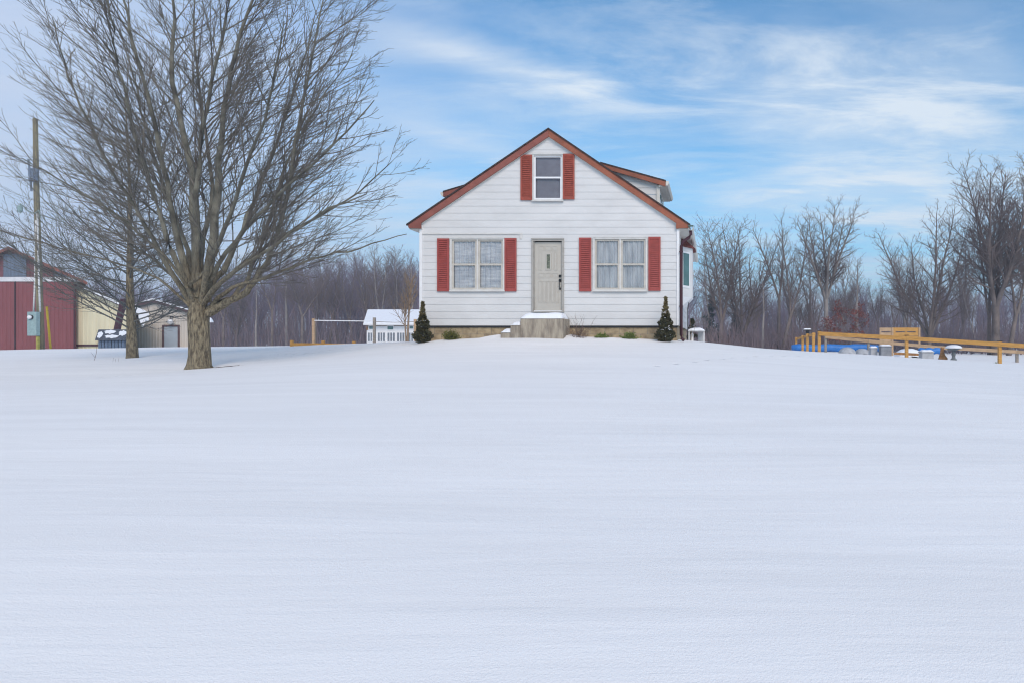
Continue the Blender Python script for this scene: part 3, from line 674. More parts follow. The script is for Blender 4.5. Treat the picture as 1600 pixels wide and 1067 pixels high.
VAR = [bgtree(101,3,.35,fork=.22), bgtree(102,4,.5,fork=.3,wide=1.15), bgtree(103,1,0,fork=.3,wide=.8), bgtree(104,5,.42,fork=.12,dens=.9,wide=.9),
       bgtree(105,2,.3,fork=.4), bgtree(106,3,.55,fork=.35,dens=1.1,wide=1.2), bgtree(107,2,.25,fork=.28,lean=.3), bgtree(108,1,0,fork=.45,wide=1.1,dens=.9), bgtree(109,6,.46,fork=.36,dens=1.15,wide=.85,thick=.19), bgtree(112,5,.40,fork=.26,dens=1.2,wide=1.0,thick=.22)]
VMESH = [(mesh_np('trunk', a[0].v, a[0].f, [M['bgbark']], smooth=True), mesh_np('crown', a[1].v, a[1].f, [M['bgtwig']])) for a in VAR]
print('variants', [len(a[1].f) for a in VAR])
def place_tree(name, var, px, Y, top, label, group=None, rot=0, wide=1.0, pal=None, base=None):
    x = xa(px, Y); z = gz(x, Y); h = za(top, Y)-z
    t = thing(name, label, 'tree', (x, Y, z-.05), group); s_ = h/10.2
    t.scale = (s_*wide, s_*wide, s_); t.rotation_euler.z = rot
    for me_, nm in zip(VMESH[var], ('trunk', 'crown')):
        o = bpy.data.objects.new(nm, me_); col.objects.link(o); o.parent = t
        if pal and nm == 'trunk': o.material_slots[0].link = 'OBJECT'; o.material_slots[0].material = pal
    return t
NAMED = [ (0,1127,64,352,'bare tree nearest the bay window with widely spread limbs',.4,1.05,None),
 (3,1161,66,350,'bushy bare tree second from the house on the right',2.0,.85,None),
 (2,1192,60,420,'short slim bare tree standing in front of the pair of taller trunks',1.0,.9,M['palebark']),
 (4,1217,64,338,'narrow upright bare tree with two tall parallel stems',.3,.75,None),
 (6,1222,60,345,'bare tree leaning to the right beside the narrow upright one',0,.8,None),
 (8,1291,63,318,'tall bare tree with a wide rounded crown and forked pale trunk',2.6,1.0,M['palebark']),
 (7,1338,80,400,'small pale bare tree behind the russet leaved oak',.5,.9,M['palebark']),
 (3,1452,58,335,'broad many stemmed bare tree behind the wooden screen',4.0,1.05,None),
 (9,1556,56,255,'tallest bare tree on the right with a thick dark trunk',1.2,1.0,None),
 (0,1546,57,285,'bare tree with a slimmer trunk close left of the tallest tree',3.4,.7,None),
 (6,1576,55,330,'bare tree leaning right at the right end of the fence',.5,.9,None),
 (8,1612,60,300,'bare tree whose crown is cut by the right edge of the photo',.5,1.1,None)]
for v, px, Y, top, lab, rot, wd, pal in NAMED: place_tree('bare_tree', v, px, Y, top, lab, 'tall bare trees behind the right fence', rot, wd, pal)
r = random.Random(77)
FR = [(350,425),(372,412),(398,420),(425,405),(447,415),(470,402),(496,398),(512,410),(535,392),(556,402),(578,398),(602,388),(622,395),(645,385),
      (22,428),(100,436),(148,440),(232,450),(275,448),
      (1108,392),(1176,385),(1243,372),(1262,400),(1312,398),(1412,395),(1430,405),(1505,365),(1098,455),(1145,440),(1180,450),(1250,445),(1268,430),(1322,440),(1370,436),(1398,440),(1420,430),(1500,430),(1525,420),(1590,430)]
for px, top in FR:
    place_tree('bare_tree', r.randrange(8), px+r.uniform(-3,3), r.uniform(82,92), top+r.uniform(-6,6), 'grey leafless tree in the front edge of the far wood', 'trees along the edge of the far wood', r.uniform(0,6), r.uniform(.6,.85), M['palebark'] if r.random() < .25 else None)
# the far wood: one mass
VV = [(np.array(a[0].v+a[1].v, np.float32), np.array(a[0].f + [tuple(i+len(a[0].v) for i in f) for f in a[1].f], np.int32)) for a in VAR]
Vs, Fs, off = [], [], 0
def topline(px):
    if px < 340: return 440
    if px < 660: return 418 - 14*(px-340)/320
    if px < 1080: return 420
    return 448
for k in range(300):
    Y = r.uniform(92, 150)**1.0; px = r.uniform(-140, 1640)
    if 700 < px < 1020 and r.random() < .75: continue
    x = xa(px, Y); z = gz(x, Y); h = (za(topline(px), Y)-z)*r.uniform(.78, 1.08)
    v, f = VV[r.randrange(8)]; a = r.uniform(0, 6.28); s_ = h/10.2; w = s_*r.uniform(.6,.85); c, sn = math.cos(a)*w, math.sin(a)*w
    nv = np.stack([v[:,0]*c-v[:,1]*sn+x, v[:,0]*sn+v[:,1]*c+Y, v[:,2]*s_+z], 1); Vs.append(nv); Fs.append(f+off); off += len(nv)
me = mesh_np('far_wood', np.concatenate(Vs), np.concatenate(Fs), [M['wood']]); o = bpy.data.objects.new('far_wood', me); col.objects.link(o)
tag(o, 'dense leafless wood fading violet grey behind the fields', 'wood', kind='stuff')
# brush under the wood
a_ = Acc()
for k in range(9000):
    Y = r.uniform(84, 145); px = r.uniform(-140, 1640)
    if 690 < px < 1040: continue
    x = xa(px, Y); z = gz(x, Y)
    h = r.choice((1,1,1,1.5,2,2.4))*r.uniform(1.5, 3.6)*(1.0 if px > 1000 else 1.15); p = Vector((x, Y, z-.1)); d = (UP+rvec(r)*.13).normalized(); d2 = (d+rvec(r)*.16).normalized()
    w = r.uniform(.03, .07); m_ = p+d*h*.5; e = m_+d2*h*.5
    a_.tube([p, m_, e], [w, w*.7, w*.25], 3)
    for s_ in range(4):
        b0 = p.lerp(m_, r.uniform(.3,1)) if s_ < 2 else m_.lerp(e, r.uniform(0,.8)); dd = deviate(d, r.uniform(.4,.9), r)
        a_.tube([b0, b0+dd*h*r.uniform(.15,.4)], [w*.5, w*.2], 3)
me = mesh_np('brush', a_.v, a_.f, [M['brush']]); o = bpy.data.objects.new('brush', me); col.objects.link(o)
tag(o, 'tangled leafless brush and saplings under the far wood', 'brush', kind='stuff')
# roadside scrub closer, right of the house
a_ = Acc()
for k in range(1700):
    px = r.uniform(1088, 1330) if k < 1000 else r.uniform(1330, 1640); Y = r.uniform(58, 76); x = xa(px, Y); z = gz(x, Y)
    h = r.uniform(.6, 2.6) if k % 3 else r.uniform(2, 4.2); p = Vector((x, Y, z-.1))
    for s_ in range(2):
        d = (UP+rvec(r)*.35).normalized(); m_ = p+d*h*.5; e = m_+(d+rvec(r)*.3).normalized()*h*.5; a_.tube([p, m_, e], [.03,.02,.008], 3)
        a_.tube([m_, m_+(d+rvec(r)*.7).normalized()*h*.35], [.014,.006], 3)
me = mesh_np('scrub', a_.v, a_.f, [M['brush']]); o = bpy.data.objects.new('scrub', me); col.objects.link(o)
tag(o, 'low reddish brown scrub at the field edge under the right hand trees', 'scrub', kind='stuff')

# --- leaf clumps
def leafmesh(cents, n, spreadr, size, r, up=.3):
    V = []; Fs = []
    for c, rr in cents:
        for k in range(n):
            v = rvec(r).normalized()*rr*r.random()**.5; p = Vector(c)+v
            a = (rvec(r)).normalized(); b = a.cross(rvec(r)).normalized(); s_ = size*r.uniform(.5,1.3); a = (a+UP*up)*s_; b = b*s_*.5
            i = len(V); V += [tuple(p-a*.5), tuple(p+b*.5), tuple(p+a*.5), tuple(p-b*.5)]; Fs.append((i, i+1, i+2, i+3))
    return V, Fs
# russet oak
Y = 57; x = xa(1326, Y); z = gz(x, Y); t = thing('russet_oak', 'small oak still holding russet leaves behind the fence', 'tree', (x, Y, z))
acc = [Acc(), Acc()]; r = random.Random(31); q = P(seg=[5,3], trop=[.2,.2], wob=[.08,.15], tip=[.02,.008], rad=[0,.03], sides=[5,3], split=1, space=[0,.25], t0=[0,.2], len=[0,.4], fall=[0,.3], min=[0,.4], max=[0,1.7], ang=[0,.8], flat=0)
grow(acc, Vector((0,0,-.1)), Vector((.15,0,1)), 4.4, .09, 0, q, r); grow(acc, Vector((0,0,1)), Vector((-.7,0,.6)), 2.6, .06, 0, q, r); grow(acc, Vector((0,0,1.6)), Vector((.8,.2,.5)), 2.4, .05, 0, q, r)
for a, nm, m in zip(acc, ('trunk', 'twigs'), (M['bgbark'], M['bgtwig'])):
    o = bpy.data.objects.new(nm, mesh_np(nm, a.v, a.f, [m])); col.objects.link(o); o.parent = t
cents = [((r.uniform(-2.3,2.0), r.uniform(-1,1), 0), .5) for _ in range(46)]
cents = [((cx_, cy_, 1.3+r.random()*(3.9-abs(cx_)*.9)), r.uniform(.25,.55)) for (cx_, cy_, _), rr in cents]
v, f = leafmesh(cents, 34, 1, .20, r); o = bpy.data.objects.new('leaves', mesh_np('leaves', v, f, [M['leafred']])); col.objects.link(o); o.parent = t
# dark evergreens in the scrub
for px, Y, h, lab in ((1112,66,5.2,'dark young conifer in the scrub just right of the bay window'),(1150,70,4.2,'dark blue green conifer in the scrub under the bushy bare tree')):
    x = xa(px, Y); z = gz(x, Y); t = thing('conifer', lab, 'tree', (x, Y, z)); v = []; f = []
    cents = [((r.uniform(-1,1)*(1-u)*1.3, r.uniform(-1,1)*(1-u)*1.3, .3+u*h), .35) for u in [r.random()**1.3 for _ in range(60)]]
    v, f = leafmesh(cents, 26, 1, .25, r, -.2); o = bpy.data.objects.new('foliage', mesh_np('foliage', v, f, [mat('blue_green_needles', (.035,.06,.05), .8, .4, 2)])); col.objects.link(o); o.parent = t
    a = Acc(); a.tube([Vector((0,0,-.1)), Vector((0,0,h*.9))], [.09,.02], 6); o = bpy.data.objects.new('trunk', mesh_np('trunk', a.v, a.f, [M['bgbark']])); col.objects.link(o); o.parent = t

# --- plants at the house front
def cedar(px, Y, toppy, halfw, lab, seed, snow, tipfrac):
    x = xa(px, Y); z = gz(x, Y)-.03; h = za(toppy, Y)-z; r = random.Random(seed); t = thing('cedar_shrub', lab, 'shrub', (x, Y, z), 'narrow cedars at the house corners')
    a = Acc(); a.tube([Vector((0,0,0)), Vector((.01,0,h*.6)), Vector((0,0,h))], [.025,.014,.004], 6); o = bpy.data.objects.new('stem', mesh_np('stem', a.v, a.f, [M['tanbark']])); col.objects.link(o); o.parent = t
    def sprays(lo, hi, n, m, nm, dens):
        V = []; Fs = []; az0 = seed
        for k in range(n):
            u = lo+(hi-lo)*r.random(); w = halfw*1.12*max(0, 1-u/.95)**1.15*(1+.22*math.sin(u*23+az0)) *(1 if u > .12 else .65+u*3)
            w = max(w, .03*(1.05-u)+.008)
            az = r.uniform(0, 6.28); ro = w*r.uniform(.3,1.25); p = Vector((math.cos(az)*ro, math.sin(az)*ro, u*h))
            dr = Vector((math.cos(az)*.5, math.sin(az)*.5, 1.0)).normalized(); sd = dr.cross(rvec(r)).normalized(); L = r.uniform(.05,.10)
            for s_ in range(3):
                d2 = (dr+rvec(r)*.35).normalized(); w2 = L*.16; i = len(V); V += [tuple(p-sd*w2), tuple(p+d2*L*.5-sd*w2*1.2), tuple(p+d2*L), tuple(p+d2*L*.5+sd*w2*1.2)]; Fs.append((i,i+1,i+2,i+3))
        o = bpy.data.objects.new(nm, mesh_np(nm, V, Fs, [m])); col.objects.link(o); o.parent = t
    sprays(.02, tipfrac, 1500, M['cedar'], 'foliage', 1); sprays(tipfrac-.15, 1, 260, M['cedardry'], 'bare_tip', 1)
    V, Fs = [], []
    for k in range(snow):
        u = r.uniform(.12,.6); w = halfw*(1-u)**.8; az = r.uniform(PI, 2*PI); p = Vector((math.cos(az)*w*.95, math.sin(az)*w*.95, u*h)); s_ = r.uniform(.012,.03)
        q = [p+Vector((a_*s_, b_*s_, c_*s_*.7)) for a_, b_, c_ in ((1,0,0),(0,1,0),(-1,0,0),(0,-1,0),(0,0,1),(0,0,-1))]; i = len(V); V += [tuple(v) for v in q]; Fs += [(i,i+1,i+4,i+4),(i+1,i+2,i+4,i+4),(i+2,i+3,i+4,i+4),(i+3,i,i+4,i+4)]
    if snow:
        o = bpy.data.objects.new('snow_flecks', bpy.data.meshes.new('snow_flecks')); o['kind'] = 'stuff'; o.data.from_pydata(V, [], [f[:3] for f in Fs]); o.data.materials.append(M['snowcap']); col.objects.link(o); o.parent = t
cedar(660.5, 18.3, 474, .21, 'narrow dark cedar with a bare tip at the left front corner of the house', 41, 14, .66)
cedar(1040, 18.3, 467, .23, 'ragged cedar flecked with snow at the right front corner beside the downspout', 42, 60, .62)
def tuft(px, Y, w, h, n, lab, seed, m, name='low_shrub'):
    x = xa(px, Y); z = gz(x, Y)-.02; r = random.Random(seed); V, Fs = [], []
    for k in range(n):
        az = r.uniform(0, 6.28); t_ = r.random(); d = Vector((math.cos(az)*t_*w*1.3, math.sin(az)*t_*w*1.0, (1.05-t_*.6)*h)).normalized(); L = r.uniform(.4,1)*math.hypot(w*t_, h*(1.05-t_*.5))
        p = Vector((r.uniform(-1,1)*w*.45, r.uniform(-1,1)*w*.3, 0)); e = p+d*L; sd = d.cross(rvec(r)).normalized()*.007
        i = len(V); V += [tuple(p-sd*.5), tuple(p+sd*.5), tuple(e+sd*.3), tuple(e-sd*.3)]; Fs.append((i,i+1,i+2,i+3))
        for s_ in range(5):
            b = p.lerp(e, r.uniform(.3,1)); dd = (d+rvec(r)*.6).normalized()*r.uniform(.03,.06); s2 = dd.cross(rvec(r)).normalized()*.011
            i = len(V); V += [tuple(b), tuple(b+dd*.5+s2), tuple(b+dd), tuple(b+dd*.5-s2)]; Fs.append((i,i+1,i+2,i+3))
    o = bpy.data.objects.new(name, mesh_np(name, V, Fs, [m])); col.objects.link(o); o.location = (x, Y, z); tag(o, lab, 'shrub', 'low green plants along the house foundation')
tuft(704, 18.4, .26, .36, 260, 'round yellow green shrub by the foundation below the left window', 51, M['leafolive'])
lg = mat('pale_green_blades', (.13,.17,.04), .6, .5, 15)
tuft(940, 18.45, .26, .20, 150, 'low snow dusted green plant under the left half of the right window', 52, lg, 'low_plant')
tuft(984, 18.45, .27, .25, 200, 'fuller green spiky plant under the right half of the right window', 53, lg, 'low_plant')
# snow crumbs lying among the left one of the two plants is part of its look: small cap
x = xa(905, 18.35); z = gz(x, 18.35); a = Acc(); r = random.Random(61)
for k in range(70):
    p = Vector((r.uniform(-.2,.2), r.uniform(-.12,.12), 0)); d = Vector((r.uniform(-.7,.7), r.uniform(-.4,.4), 1)).normalized(); L = r.uniform(.2,.42) if k < 58 else r.uniform(.55,.85)
    e = p+d*L; a.tube([p, p.lerp(e,.5)+rvec(r)*.012, e], [.004,.003,.0015], 3)
    for s_ in range(2): b = p.lerp(e, r.uniform(.4,.9)); a.tube([b, b+(d+rvec(r)*.5).normalized()*.12], [.0025,.001], 3)
o = bpy.data.objects.new('twiggy_bush', mesh_np('twiggy_bush', a.v, a.f, [M['drygrass']])); col.objects.link(o); o.location = (x, 18.35, z-.02); tag(o, 'leafless twiggy bush beside the right side of the concrete stoop', 'bush')
# young tan tree left of the house
Y = 28; x = xa(637, Y); z = gz(x, Y); acc = [Acc(), Acc()]; r = random.Random(71)
q = P(seg=[5,4,3], trop=[.4,.35,.2], wob=[.04,.08,.12], tip=[.02,.006,.004], rad=[0,.022,.009], sides=[7,4,3], split=1, space=[0,.12,.09], t0=[0,.5,.1], len=[0,.62,.35], fall=[0,.6,.4], min=[0,.4,.12], max=[0,1.25,.45], ang=[0,.5,.6], flat=0)
grow(acc, Vector((0,0,-.1)), Vector((.02,0,1)), 2.9, .055, 0, q, r); grow(acc, Vector((-.06,0,-.1)), Vector((-.06,0,1)), 1.9, .035, 0, q, r); grow(acc, Vector((-.05,0,.6)), Vector((-.6,0,.8)), 1.3, .02, 1, q, r)
finish_tree('ornamental_tree', acc, (x, Y, z), 'slender young tan tree with a fine vase crown just left of the house', 'tree', None, (M['tanbark'], M['tanbark']))
# weed stalk in the snow
x = xa(147, 24); z = gz(x, 24); a = Acc(); a.tube([Vector((0,0,-.05)), Vector((.08,0,.25)), Vector((.12,0,.6)), Vector((.1,0,1.1))], [.010,.008,.006,.003], 4); a.tube([Vector((.03,0,.1)), Vector((-.12,0,.3))], [.006,.003], 4); a.tube([Vector((.12,0,.6)), Vector((.3,0,.85)), Vector((.35,0,.62))], [.005,.004,.003], 4)
o = bpy.data.objects.new('weed_stalk', mesh_np('weed_stalk', a.v, a.f, [M['drygrass']])); col.objects.link(o); o.location = (x, 24, z); tag(o, 'dry bent weed stalk poking from the snow left of the young tree', 'plant')
x = xa(176, 19.5); z = gz(x, 19.5); a = Acc()
for u, w, h in ((0,.03,.14),(.1,-.02,.10),(.16,.03,.12)): a.tube([Vector((u,0,-.03)), Vector((u+w,0,h))], [.004,.002], 4)
o = bpy.data.objects.new('grass_tuft', mesh_np('grass_tuft', a.v, a.f, [M['drygrass']])); col.objects.link(o); o.location = (x, 19.5, z); tag(o, 'three dry grass stubs in the snow between the camera and the young tree', 'grass')
# fallen leaf litter and soil bared at the trunks
def litter(px, Y, w, d, n, lab, seed):
    x0_ = xa(px, Y); r = random.Random(seed); V, Fs = [], []
    for k in range(n):
        u = r.gauss(0, .45); v_ = r.gauss(0, .4); p = Vector((u*w, v_*d, 0)); p.z = gz(x0_+p.x, Y+p.y)-gz(x0_, Y)+.012-(.05*math.exp(-((x0_+p.x-BX)/.75)**2-((Y+p.y-16.9)/.6)**2) if abs(px-312) < 80 else .03); s_ = r.uniform(.02,.055)
        a = r.uniform(0, 6.28); ax = Vector((math.cos(a), math.sin(a), r.uniform(-.2,.3)))*s_; bx = Vector((-math.sin(a), math.cos(a), r.uniform(-.2,.3)))*s_*.6
        i = len(V); V += [tuple(p-ax), tuple(p-bx), tuple(p+ax), tuple(p+bx)]; Fs.append((i,i+1,i+2,i+3))
    o = bpy.data.objects.new('leaf_litter', mesh_np('leaf_litter', V, Fs, [M['drygrass']])); col.objects.link(o); o.location = (x0_, Y, gz(x0_, Y)); tag(o, lab, 'leaf litter', kind='stuff')
litter(338, 16.9, .55, .18, 260, 'dark leaf litter on the snow right of the big trunk', 5); litter(213, 24.9, .35, .15, 60, 'leaf litter at the foot of the slimmer trunk', 6)

# ------------------------------------------------------------------ barns on the left
def ribwall(mb, x0, x1, y, z0, topf, step=.28, d=.03):
    n = max(1, int((x1-x0)/step)); st = (x1-x0)/n
    for i in range(n):
        a, b = x0+i*st, x0+(i+1)*st; r_ = .045
        seq = [(a, 0), (b-r_*2, 0), (b-r_*1.4, -d), (b-r_*.6, -d), (b, 0)]
        for (u0, o0), (u1, o1) in zip(seq, seq[1:]): mb.face([(u0, y+o0, z0), (u1, y+o1, z0), (u1, y+o1, topf(u1)), (u0, y+o0, topf(u0))])
Y = 46; bx = lambda px: xa(px, Y); bz = lambda py: za(py, Y)
barn = thing('red_barn', 'old red metal barn with a boarded gable and a snowy white band', 'barn', (bx(20), Y, .7))
xp = bx(22); zp = bz(387); slp = .45; tz = lambda x: zp-.25-slp*abs(x-xp)
mb = MB(); ribwall(mb, bx(-96), bx(117), Y, .3, lambda x: bz(440)); mb.box(bx(-96), bx(117), Y+.02, Y+.1, .3, bz(440))
mb.prism([(bx(117)-.1, Y+.1, .3), (bx(117), Y+.1, .3), (bx(117), Y+.1, bz(441)), (bx(117)-.1, Y+.1, bz(441))], (-1.0*16, 16, 0)); mb.build('lower_wall', M['barnred'], barn)
mb = MB(); ribwall(mb, bx(-90), bx(138), Y+.1, bz(436), lambda x: max(tz(x), bz(435.9)), .3, .02); mb.build('gable_wall', M['barngable'], barn)
mb = MB(); mb.box(bx(-98), bx(124), Y-.08, Y+.2, bz(440.5), bz(433.5)); mb.build('snowy_band', M['barnwhite'], barn)
mb = MB(); ribwall(mb, bx(4), bx(40), Y+.05, bz(433.4), lambda x: min(bz(397), bz(397)-.55*max(0, (x-bx(30)))), .27, .02); mb.build('blue_gable_panel', M['barnblue'], barn)
mb = MB(); mb.prism([(bx(84),Y+.06,bz(433)),(bx(110),Y+.06,bz(433)),(bx(110),Y+.06,bz(428)),(bx(84),Y+.06,bz(420))], (0,.03,0)); mb.build('small_blue_panel', M['barnblue'], barn)
mb = MB()
for sg in (-1, 1):
    e = 5.6; mb.prism([(xp, Y-.35, zp), (xp+sg*e, Y-.35, zp-slp*e), (xp+sg*e, Y-.35, zp-slp*e-.1), (xp, Y-.35, zp-.1)], (-1.05*17, 17, 0))
mb.build('roof', mat('rusty_red_roof', (.26,.11,.09), .7, .3, 1.5), barn)
mb = MB(); 
for sg in (-1, 1): mb.prism([(xp, Y-.38, zp+.01), (xp+sg*5.62, Y-.38, zp+.01-slp*5.62), (xp+sg*5.62, Y-.38, zp-.2-slp*5.62), (xp, Y-.38, zp-.2)], (0,.028,0))
mb.build('roof_edge', mat('rusty_red_edge', (.27,.10,.075), .7, .3, 1.5), barn)
mb = MB(); mb.box(bx(24)-.03, bx(24)+.03, Y-.045, Y-.005, .4, bz(440.8)); mb.build('door_seam', M['dark'], barn)
mb = MB(); mb.box(bx(117)-.04, bx(117)+.04, Y-.06, Y-.0, .4, bz(440.8)); mb.build('corner_trim', M['maroon'], barn)
# cream lean-to
lean = thing('cream_lean_to', 'cream metal shed beside the red barn with snow sliding off its roof', 'shed', (bx(160), Y, .8))
Yl = Y+.4; lx = lambda px: xa(px, Yl); lz = lambda py: za(py, Yl)
lt = lambda x: lz(441) - (x-lx(117))*.46
mb = MB(); ribwall(mb, lx(117.5), lx(212), Yl, .4, lambda x: min(lt(x)-.2, lz(441)), .30, .03); mb.prism([(lx(212)-.08, Yl+.02, .4), (lx(212), Yl+.02, .4), (lx(212), Yl+.02, lt(lx(212))-.25), (lx(212)-.08, Yl+.02, lt(lx(212))-.25)], (-.92*6, 6, 0)); mb.build('wall', M['cream'], lean)
mb = MB(); mb.box(lx(117.5), lx(160), Yl-.10, Yl-.04, lz(541), lz(538)); mb.build('base_rail', M['maroon'], lean)
xe = lx(231)
mb = MB(); mb.prism([(lx(122), Yl-.35, lt(lx(122))), (xe, Yl-.35, lt(xe)), (xe, Yl-.35, lt(xe)-.1), (lx(122), Yl-.35, lt(lx(122))-.1)], (-.92*6, 6, 0)); mb.build('roof', M['brown'], lean)
mb = MB(); r = random.Random(9)
prof = [(lx(140), .02), (lx(160), .16), (lx(185), .28), (lx(205), .36), (lx(222), .42), (lx(236), .42), (lx(242), .30)]
top = [(x, lt(min(x, xe))+h - max(0, x-xe)*.3) for x, h in prof]
bot = [(lx(242), lt(xe)-.38), (lx(240), lt(xe)-.42), (lx(237), lt(xe)-.30), (lx(235.5), lt(xe)-.62), (lx(232.5), lt(xe)-.85), (lx(229), lt(xe)-.52), (lx(226), lt(xe)-.12), (lx(226), lt(lx(226))+.012), (lx(140), lt(lx(140))+.012)]
mb.prism([(x, Yl-.5, z) for x, z in top+bot], (-.9*5, 5, 0)); mb.build('sliding_snow', M['snowcap'], lean, bevel=.08)
# leaning maroon auger in front of it
auger = MB(); auger.bar(at(182, 520, 44), at(193.5, 468, 44.5), .30, .22, (0,1,0)); auger.bar(at(181,546,44), at(182,520,44), .1, .1); o = auger.build('leaning_beam', M['maroon'], loc=at(186,545,44)); tag(o, 'dark maroon beam leaning against the cream shed behind the blue well house', 'beam')
# tan shed
Y2 = 52; tx = lambda px: xa(px, Y2); tz2 = lambda py: za(py, Y2)
shed = thing('tan_shed', 'low tan metal shed with a pale blue door and a snowy roof', 'shed', (tx(270), Y2, .8))
xpk, zpk = tx(243), tz2(469); tt = lambda x: zpk-.2-.30*abs(x-xpk)
mb = MB(); ribwall(mb, tx(200), tx(254.3), Y2, .4, tt, .22, .025); ribwall(mb, tx(280.7), tx(327), Y2, .4, tt, .22, .025)
ribwall(mb, tx(254.3), tx(280.7), Y2, tz2(508), tt, .22, .025); mb.prism([(tx(327)-.06, Y2+.02, .4), (tx(327), Y2+.02, .4), (tx(327), Y2+.02, tt(tx(327))-.02), (tx(327)-.06, Y2+.02, tt(tx(327))-.02)], (-.8*9, 9, 0))
mb.build('wall', M['tan'], shed)
mb = MB(); mb.box(tx(324.5), tx(328), Y2-.06, Y2-.0, .4, tt(tx(327))); mb.build('corner_trim', M['cream'], shed)
mb = MB()
for e, sg in ((tx(329)-xpk, 1), (xpk-tx(196), -1)): mb.prism([(xpk, Y2-.3, zpk), (xpk+sg*e, Y2-.3, zpk-.3*e), (xpk+sg*e, Y2-.3, zpk-.3*e-.2), (xpk, Y2-.3, zpk-.2)], (-.79*9.6, 9.6, 0))
mb.build('roof', M['brown'], shed)
mb = MB()
for e, sg in ((tx(329)-xpk, 1), (xpk-tx(196), -1)): mb.prism([(xpk, Y2-.27, zpk+.13), (xpk+sg*(e+.02), Y2-.27, zpk-.3*e+.10), (xpk+sg*(e+.02), Y2-.27, zpk-.3*e+.006), (xpk, Y2-.27, zpk+.006)], (-.79*9.5, 9.5, 0))
mb.build('roof_snow', M['snowcap'], shed)
snowpad(tx(323), tx(335), Y2-.4, Y2-.05, tt(tx(328))-.3, .36, shed, 9, name='eave_snow')
mb = MB(); ring(mb, tx(254), tx(281), .4, tz2(508), .13, Y2-.06, Y2-.001, .02); df = mb.build('door_frame', M['brown'], shed)
MB().box(tx(254)+.12, tx(281)-.12, Y2+.0, Y2+.04, .4, tz2(508)-.12).build('door', M['bluedoor'], shed)
mb = MB(); c = at(266, 500.5, Y2-.3); mb.lathe(c, [(.02,-.32),(.17,-.28),(.20,-.15),(.17,0),(.1,.06),(.02,.08)], 14); lamp = mb.build('globe_lamp', M['white'], shed, smooth=True)
MB().tube([c+Vector((0,.3,.22)), c+Vector((0,.0,.25)), c+Vector((0,0,.06))], .05, 8).build('bracket', M['black'], lamp)
w0 = Vector(c)+Vector((.1,.27,.22)); w1 = at(294, 491, Y2-.05); MB().tube([w0, w0.lerp(w1,.5)+Vector((0,0,-.06)), w1], .014, 5).build('cable', M['black'], shed)
# blue well house
Yw = 40; wx = lambda px: xa(px, Yw); wz = lambda py: za(py, Yw); zb = gz(wx(185), Yw)-.1
wh = thing('well_house', 'small blue grey boarded well house with patches of snow on its roof', 'shed', (wx(185), Yw, zb))
mb = MB(); x0, x1 = wx(153.5), wx(212); zt_ = wz(531); ribwall(mb, x0, x1, Yw, zb, lambda x: zt_, .2, -.02)
def rib_side(): 
    for i in range(4): a = Yw+i*.45; mb.face([(x1, a, zb), (x1, a+.43, zb), (x1, a+.43, zt_ + .5*(1-abs((a+.43-Yw-.9)/.9))), (x1, a, zt_+.5*(1-abs((a-Yw-.9)/.9)))])
sh = -.9
mb.prism([(x0, Yw+.02, zb), (x0+sh*1.8, Yw+1.8, zb), (x0+sh*1.8, Yw+1.8, zt_), (x0+sh*.9, Yw+.9, zt_+.5), (x0, Yw+.02, zt_)], (x1-x0, 0, 0)); mb.build('wall', M['wellblue'], wh)
# right end wing turned to the camera: a small cross gable
gx0, gx1 = wx(208), wx(218.5); mb = MB(); mb.prism([(gx0, Yw-.25, zb), (gx1, Yw-.25, zb), (gx1, Yw-.25, zt_-.02), ((gx0+gx1)/2-.03, Yw-.25, wz(518)), (gx0, Yw-.25, zt_-.02)], (-.9*1.6, 1.6, 0)); mb.build('end_gable', M['wellblue'], wh)
wa, wb_, LW = Vector((wx(151.5), Yw-.12, zt_)), Vector((wx(151.5)+sh*1.02+.15, Yw+.9, wz(516))), wx(213.5)-wx(151.5)
mb = MB(); mb.prism([wa-Vector((0,0,.04)), wb_, wb_+Vector((0,0,.05)), wa+Vector((0,0,.02))], (LW, 0, 0)); mb.prism([wb_+Vector((0,.002,0)), Vector((wb_.x+sh*1.0, Yw+1.95, zt_-.04)), Vector((wb_.x+sh*1.0, Yw+1.95, zt_+.02)), wb_+Vector((0,.002,.05))], (LW, 0, 0)); mb.build('roof', M['wellroof'], wh)
mb = MB()
for a, b, c_, d_ in ((153,161,.1,.75),(163,180,.55,.9),(166,186,.12,.42),(186,198,.35,.85),(200,207,.2,.8)):
    n = 16; P_ = []
    for k in range(n):
        an = 2*PI*k/n; u = (a+b)/2+(b-a)/2*math.cos(an)*(1+.25*math.sin(k*2.1)); v_ = (c_+d_)/2+(d_-c_)/2*math.sin(an)*(1+.25*math.sin(k*3.3)); v_ = max(.03, min(.97, v_)); yy = Yw-.12+1.02*v_; P_.append((wx(u)+(wb_.x-wa.x)*v_, yy, zt_+.02+(wz(516)+.05-zt_-.02)*v_+.006))
    mb.prism(P_, (0,0,.02))
mb.build('snow_patches', M['snowcap'], wh)
mb = MB(); gm = (gx0+gx1)/2-.03
for s0, s1 in ((gx0-.1, gm), (gx1+.1, gm)): mb.prism([(s0, Yw-.36, zt_-.1), (s1, Yw-.36, wz(517)), (s1, Yw-.36, wz(517)+.07), (s0, Yw-.36, zt_-.03)], (-.9*1.7, 1.7, 0))
mb.build('end_roof', M['wellroof'], wh)
